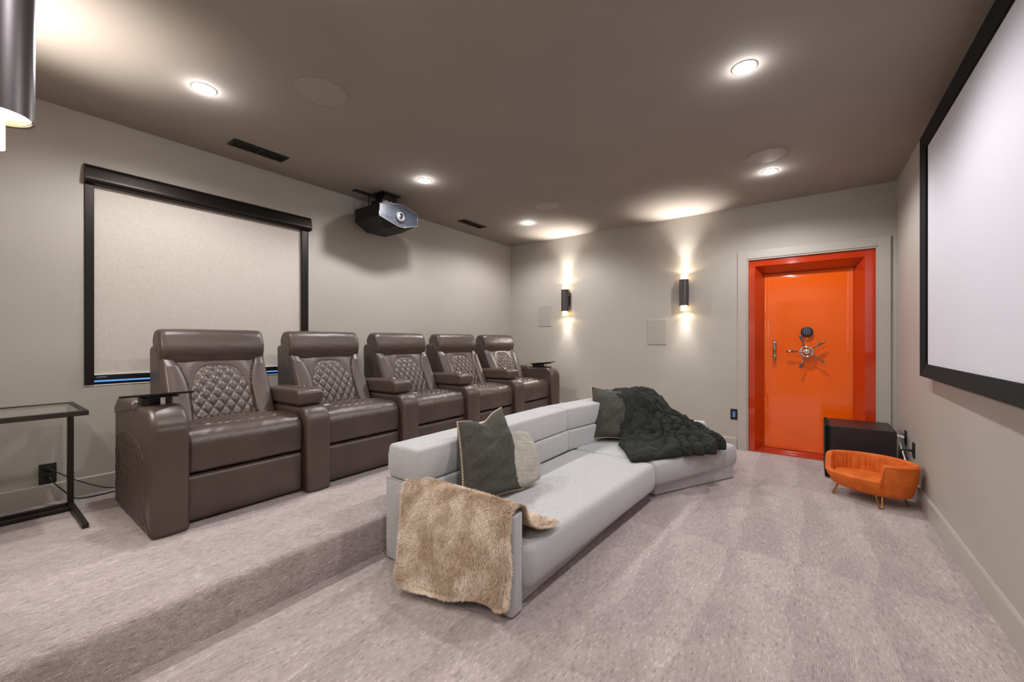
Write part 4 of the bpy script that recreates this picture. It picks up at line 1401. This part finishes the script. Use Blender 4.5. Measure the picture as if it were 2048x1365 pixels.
# strands: tapered three-segment ribbons in clumps
def strands(count, G_, N_, length, rad, seed):
    g = np.random.default_rng(seed)
    nu, nv2 = G_.shape[:2]
    a = g.uniform(0, nu - 1.001, count); b_ = g.uniform(0, nv2 - 1.001, count)
    rim = g.random(count) < 0.10
    b_ = np.where(rim & (g.random(count) < 0.5), g.uniform(0, 1.2, count), b_)
    a = np.where(rim & (g.random(count) < 0.4), nu - 1.001 - g.uniform(0, 1.2, count), a)
    i, j = a.astype(int), b_.astype(int); fa, fb = (a - i)[:, None], (b_ - j)[:, None]
    def samp(X):
        return (X[i, j] * (1 - fa) * (1 - fb) + X[i + 1, j] * fa * (1 - fb) + X[i, j + 1] * (1 - fa) * fb + X[i + 1, j + 1] * fa * fb)
    p, nrm = samp(G_), samp(N_)
    tdown = samp(np.gradient(G_, axis=0)); tdown /= np.linalg.norm(tdown, axis=1)[:, None] + 1e-9
    tacr = samp(np.gradient(G_, axis=1)); tacr /= np.linalg.norm(tacr, axis=1)[:, None] + 1e-9
    A_ = a / nu; B_ = b_ / nv2
    swirl = 1.6 * smooth_noise(A_ * 9, B_ * 9, 41) + 0.9 * smooth_noise(A_ * 24, B_ * 24, 42)
    lay = tdown * np.cos(swirl)[:, None] + tacr * np.sin(swirl)[:, None]
    # splay outwards at the borders
    edge = np.where(B_ < 0.04, -1.0, np.where(B_ > 0.96, 1.0, 0.0))
    lay = lay + tacr * edge[:, None] * 0.9 + tdown * (A_ > 0.965)[:, None] * 0.9
    lay += 0.28 * g.normal(size=(count, 3))
    lift = 0.75 + 0.35 * smooth_noise(A_ * 16, B_ * 16, 43)
    ln_ = length * g.uniform(0.7, 1.2, count)[:, None]
    d = (nrm * np.clip(lift, 0.25, 1.2)[:, None] + lay * 0.9); d /= np.linalg.norm(d, axis=1)[:, None]
    p1 = p + d * ln_ * 0.55
    d2 = d + lay * 0.5 - nrm * 0.12 + np.array([0, 0, -0.18]); d2 /= np.linalg.norm(d2, axis=1)[:, None]
    p2 = p1 + d2 * ln_ * 0.5
    sd_ = np.cross(d, g.normal(size=(count, 3))); sd_ /= np.linalg.norm(sd_, axis=1)[:, None]
    r0 = rad
    V = np.stack([p - sd_ * r0, p + sd_ * r0, p1 - sd_ * r0 * 0.8, p1 + sd_ * r0 * 0.8, p2], 1).reshape(-1, 3)
    k = np.arange(count) * 5
    return V, k
V, k = strands(140000, FG, FN, 0.020, 0.0008, 3)
me = bpy.data.meshes.new('fur_pile')
cnt = len(k)
me.vertices.add(len(V)); me.vertices.foreach_set('co', (V - np.array(ft.location)).ravel())
quad = np.stack([k, k + 1, k + 3, k + 2], 1); tri = np.stack([k + 2, k + 3, k + 4], 1)
loops = np.concatenate([quad.ravel(), tri.ravel()])
me.loops.add(len(loops)); me.loops.foreach_set('vertex_index', loops)
me.polygons.add(2 * cnt)
ls = np.concatenate([np.arange(cnt) * 4, cnt * 4 + np.arange(cnt) * 3])
me.polygons.foreach_set('loop_start', ls)
me.update(calc_edges=True)
tip = me.attributes.new('tip', 'FLOAT', 'POINT')
tip.data.foreach_set('value', np.tile([0.0, 0.0, 0.55, 0.55, 1.0], cnt))
me.polygons.foreach_set('use_smooth', [True] * len(me.polygons))
me.materials.append(M['fur'])
fo = bpy.data.objects.new('fur_pile', me); COL.objects.link(fo); fo.parent = ft
fo['kind'] = 'stuff'

# ==================================================================== SUBWOOFER
sb = empty('subwoofer', (4.84, -0.335, 0))
tag(sb, 'black subwoofer cabinet in the corner by the orange door', 'subwoofer')
MB().box(4.612, 5.075, -0.575, -0.142, 0.018, 0.472).build('cabinet', M['espresso'], sb, smooth=False, bevel=0.004)
MB().box(4.606, 5.081, -0.128, -0.100, 0.014, 0.474).build('front_grille', M['velvet_black'], sb, smooth=False, bevel=0.008)
MB().box(4.62, 5.07, -0.142, -0.128, 0.03, 0.465).build('shadow_gap', M['matte_black'], sb, smooth=False)
for x in (4.66, 5.03):
    for y in (-0.54, -0.17):
        MB().lathe([(0.018, 0.0), (0.020, 0.006), (0.020, 0.02)], (x, y, 0), 'z', 18).build('foot', M['matte_black'], sb)

# ==================================================================== ORANGE PET BED
pb = empty('pet_bed', (4.19, -0.355, 0))
tag(pb, 'small orange velvet pet sofa bed on brass hairpin legs', 'pet bed')
BC = Vector((4.175, -0.365)); AX = Vector((-0.50, -0.866)).normalized(); FRD = Vector((-0.866, 0.50)).normalized()
LA, LB = 0.288, 0.190
def bp(a, rad, z):        # a: angle, 0 = right end (towards the wall), 90 = front
    p = BC + AX * (LA * rad * math.cos(a)) + FRD * (LB * rad * math.sin(a))
    return (p.x, p.y, z)
na = 360
ang = np.linspace(0, 2 * PI, na, endpoint=False)
def rim(a):
    """height of the rim: high back and ends, low entry at the front towards the left"""
    d = math.degrees(a) % 360
    hi = 0.325
    lo = 0.205
    # entry from about 72 deg to 158 deg
    t1 = min(1, max(0, (d - 55) / 6)); t2 = min(1, max(0, (178 - d) / 26))
    m_ = t1 * t2
    m_ = m_ * m_ * (3 - 2 * m_)
    return hi - (hi - lo) * m_ - (0.018 * (0.5 - 0.5 * math.cos(math.radians(d))) if True else 0)
outr = []
for a in ang:
    h = rim(a)
    col = []
    for rr, zz in ((0.55, 0.090), (0.80, 0.089), (0.865, 0.096), (0.895, 0.12)):
        col.append(bp(a, rr, zz))
    for t in np.linspace(0.15, 1, 6):
        col.append(bp(a, 0.895 + 0.11 * (1 - (1 - t) ** 1.6), 0.12 + (h - 0.012 - 0.12) * t))
    for t in np.linspace(0, PI, 9)[1:]:
        col.append(bp(a, 0.930 + 0.075 * math.cos(t), h - 0.012 + 0.022 * math.sin(t)))
    pl = (0.016 * math.sin(a * 40 + 2.5 * math.sin(a * 7)) + 0.008 * math.sin(a * 67)) * (1 if 178 < math.degrees(a) < 360 else 0.1)
    for t in np.linspace(0.1, 1, 7):
        zz = (h - 0.012) + (0.165 - (h - 0.012)) * t
        col.append(bp(a, 0.855 - 0.05 * math.sin(t * PI / 2) + pl * math.sin(t * PI) ** 0.6, zz))
    outr.append(col)
A = np.array(outr)
mb = MB(); mb.grid(A, closed_u=True)
mb.add(A[:, 0], [tuple(range(na))])
mb.build('shell', M['velvet_orange'], pb, angle=70)
mb = MB()
rg = [[bp(a, r_, z_) for a in ang] for r_, z_ in ((0.80, 0.10), (0.83, 0.15), (0.82, 0.172), (0.76, 0.188), (0.55, 0.194), (0.25, 0.197), (0.02, 0.198))]
mb.grid(np.array(rg), closed_v=True)
mb.add(rg[-1], [tuple(range(na))])
mb.build('cushion', M['velvet_orange'], pb, angle=70)
sm = MB()
for a0 in (57,):
    a = math.radians(a0)
    sm.tube([bp(a, 0.885, 0.105), bp(a, 0.955, 0.15), bp(a, 0.995, 0.21)], 0.0022, 6)
sm.tube([bp(a, 1.006, rim(a) - 0.006) for a in np.linspace(0, 2 * PI, 140, endpoint=False)], 0.0035, 6, closed=True)
sm.build('piping', M['velvet_orange'], pb)
for a0, sp_ in ((58, 0.0), (140, 0.0), (232, 0.0), (318, 0.0)):
    a = math.radians(a0)
    c = Vector(bp(a, 0.74, 0.098)); f_ = Vector(bp(a, 0.88, 0.004))
    tdir = Vector((-(c - Vector((BC.x, BC.y, 0.082))).y, (c - Vector((BC.x, BC.y, 0.082))).x, 0)).normalized()
    lg = MB()
    lg.tube([tuple(c + tdir * 0.020), tuple(f_ + tdir * 0.009), tuple(f_ + Vector((0, 0, -0.0))), tuple(f_ - tdir * 0.009), tuple(c - tdir * 0.020)], 0.0055, 8)
    lg.build('leg', M['brass'], pb)

# ---------------- added fill lamp in the unseen hallway, lifts the room's shadows
hl = empty('added_hall_fill', (-0.95, 0.0, 2.45))
tag(hl, 'added unseen fill lamp on the hallway ceiling behind the doorway', 'ceiling light')
MB().lathe([(0.10, 0.0), (0.10, -0.02), (0.09, -0.03)], (-0.95, 0, 2.45), 'z', 36).build('lens', M['lamp'], hl)
ld = bpy.data.lights.new('hall_fill_lamp', 'AREA'); ld.shape = 'DISK'; ld.size = 0.35; ld.energy = HALL_FILL_W; ld.color = (1.0, 0.95, 0.9)
lo = bpy.data.objects.new('hall_fill_lamp', ld); COL.objects.link(lo); lo.parent = hl; lo.location = (0, 0, -0.05)
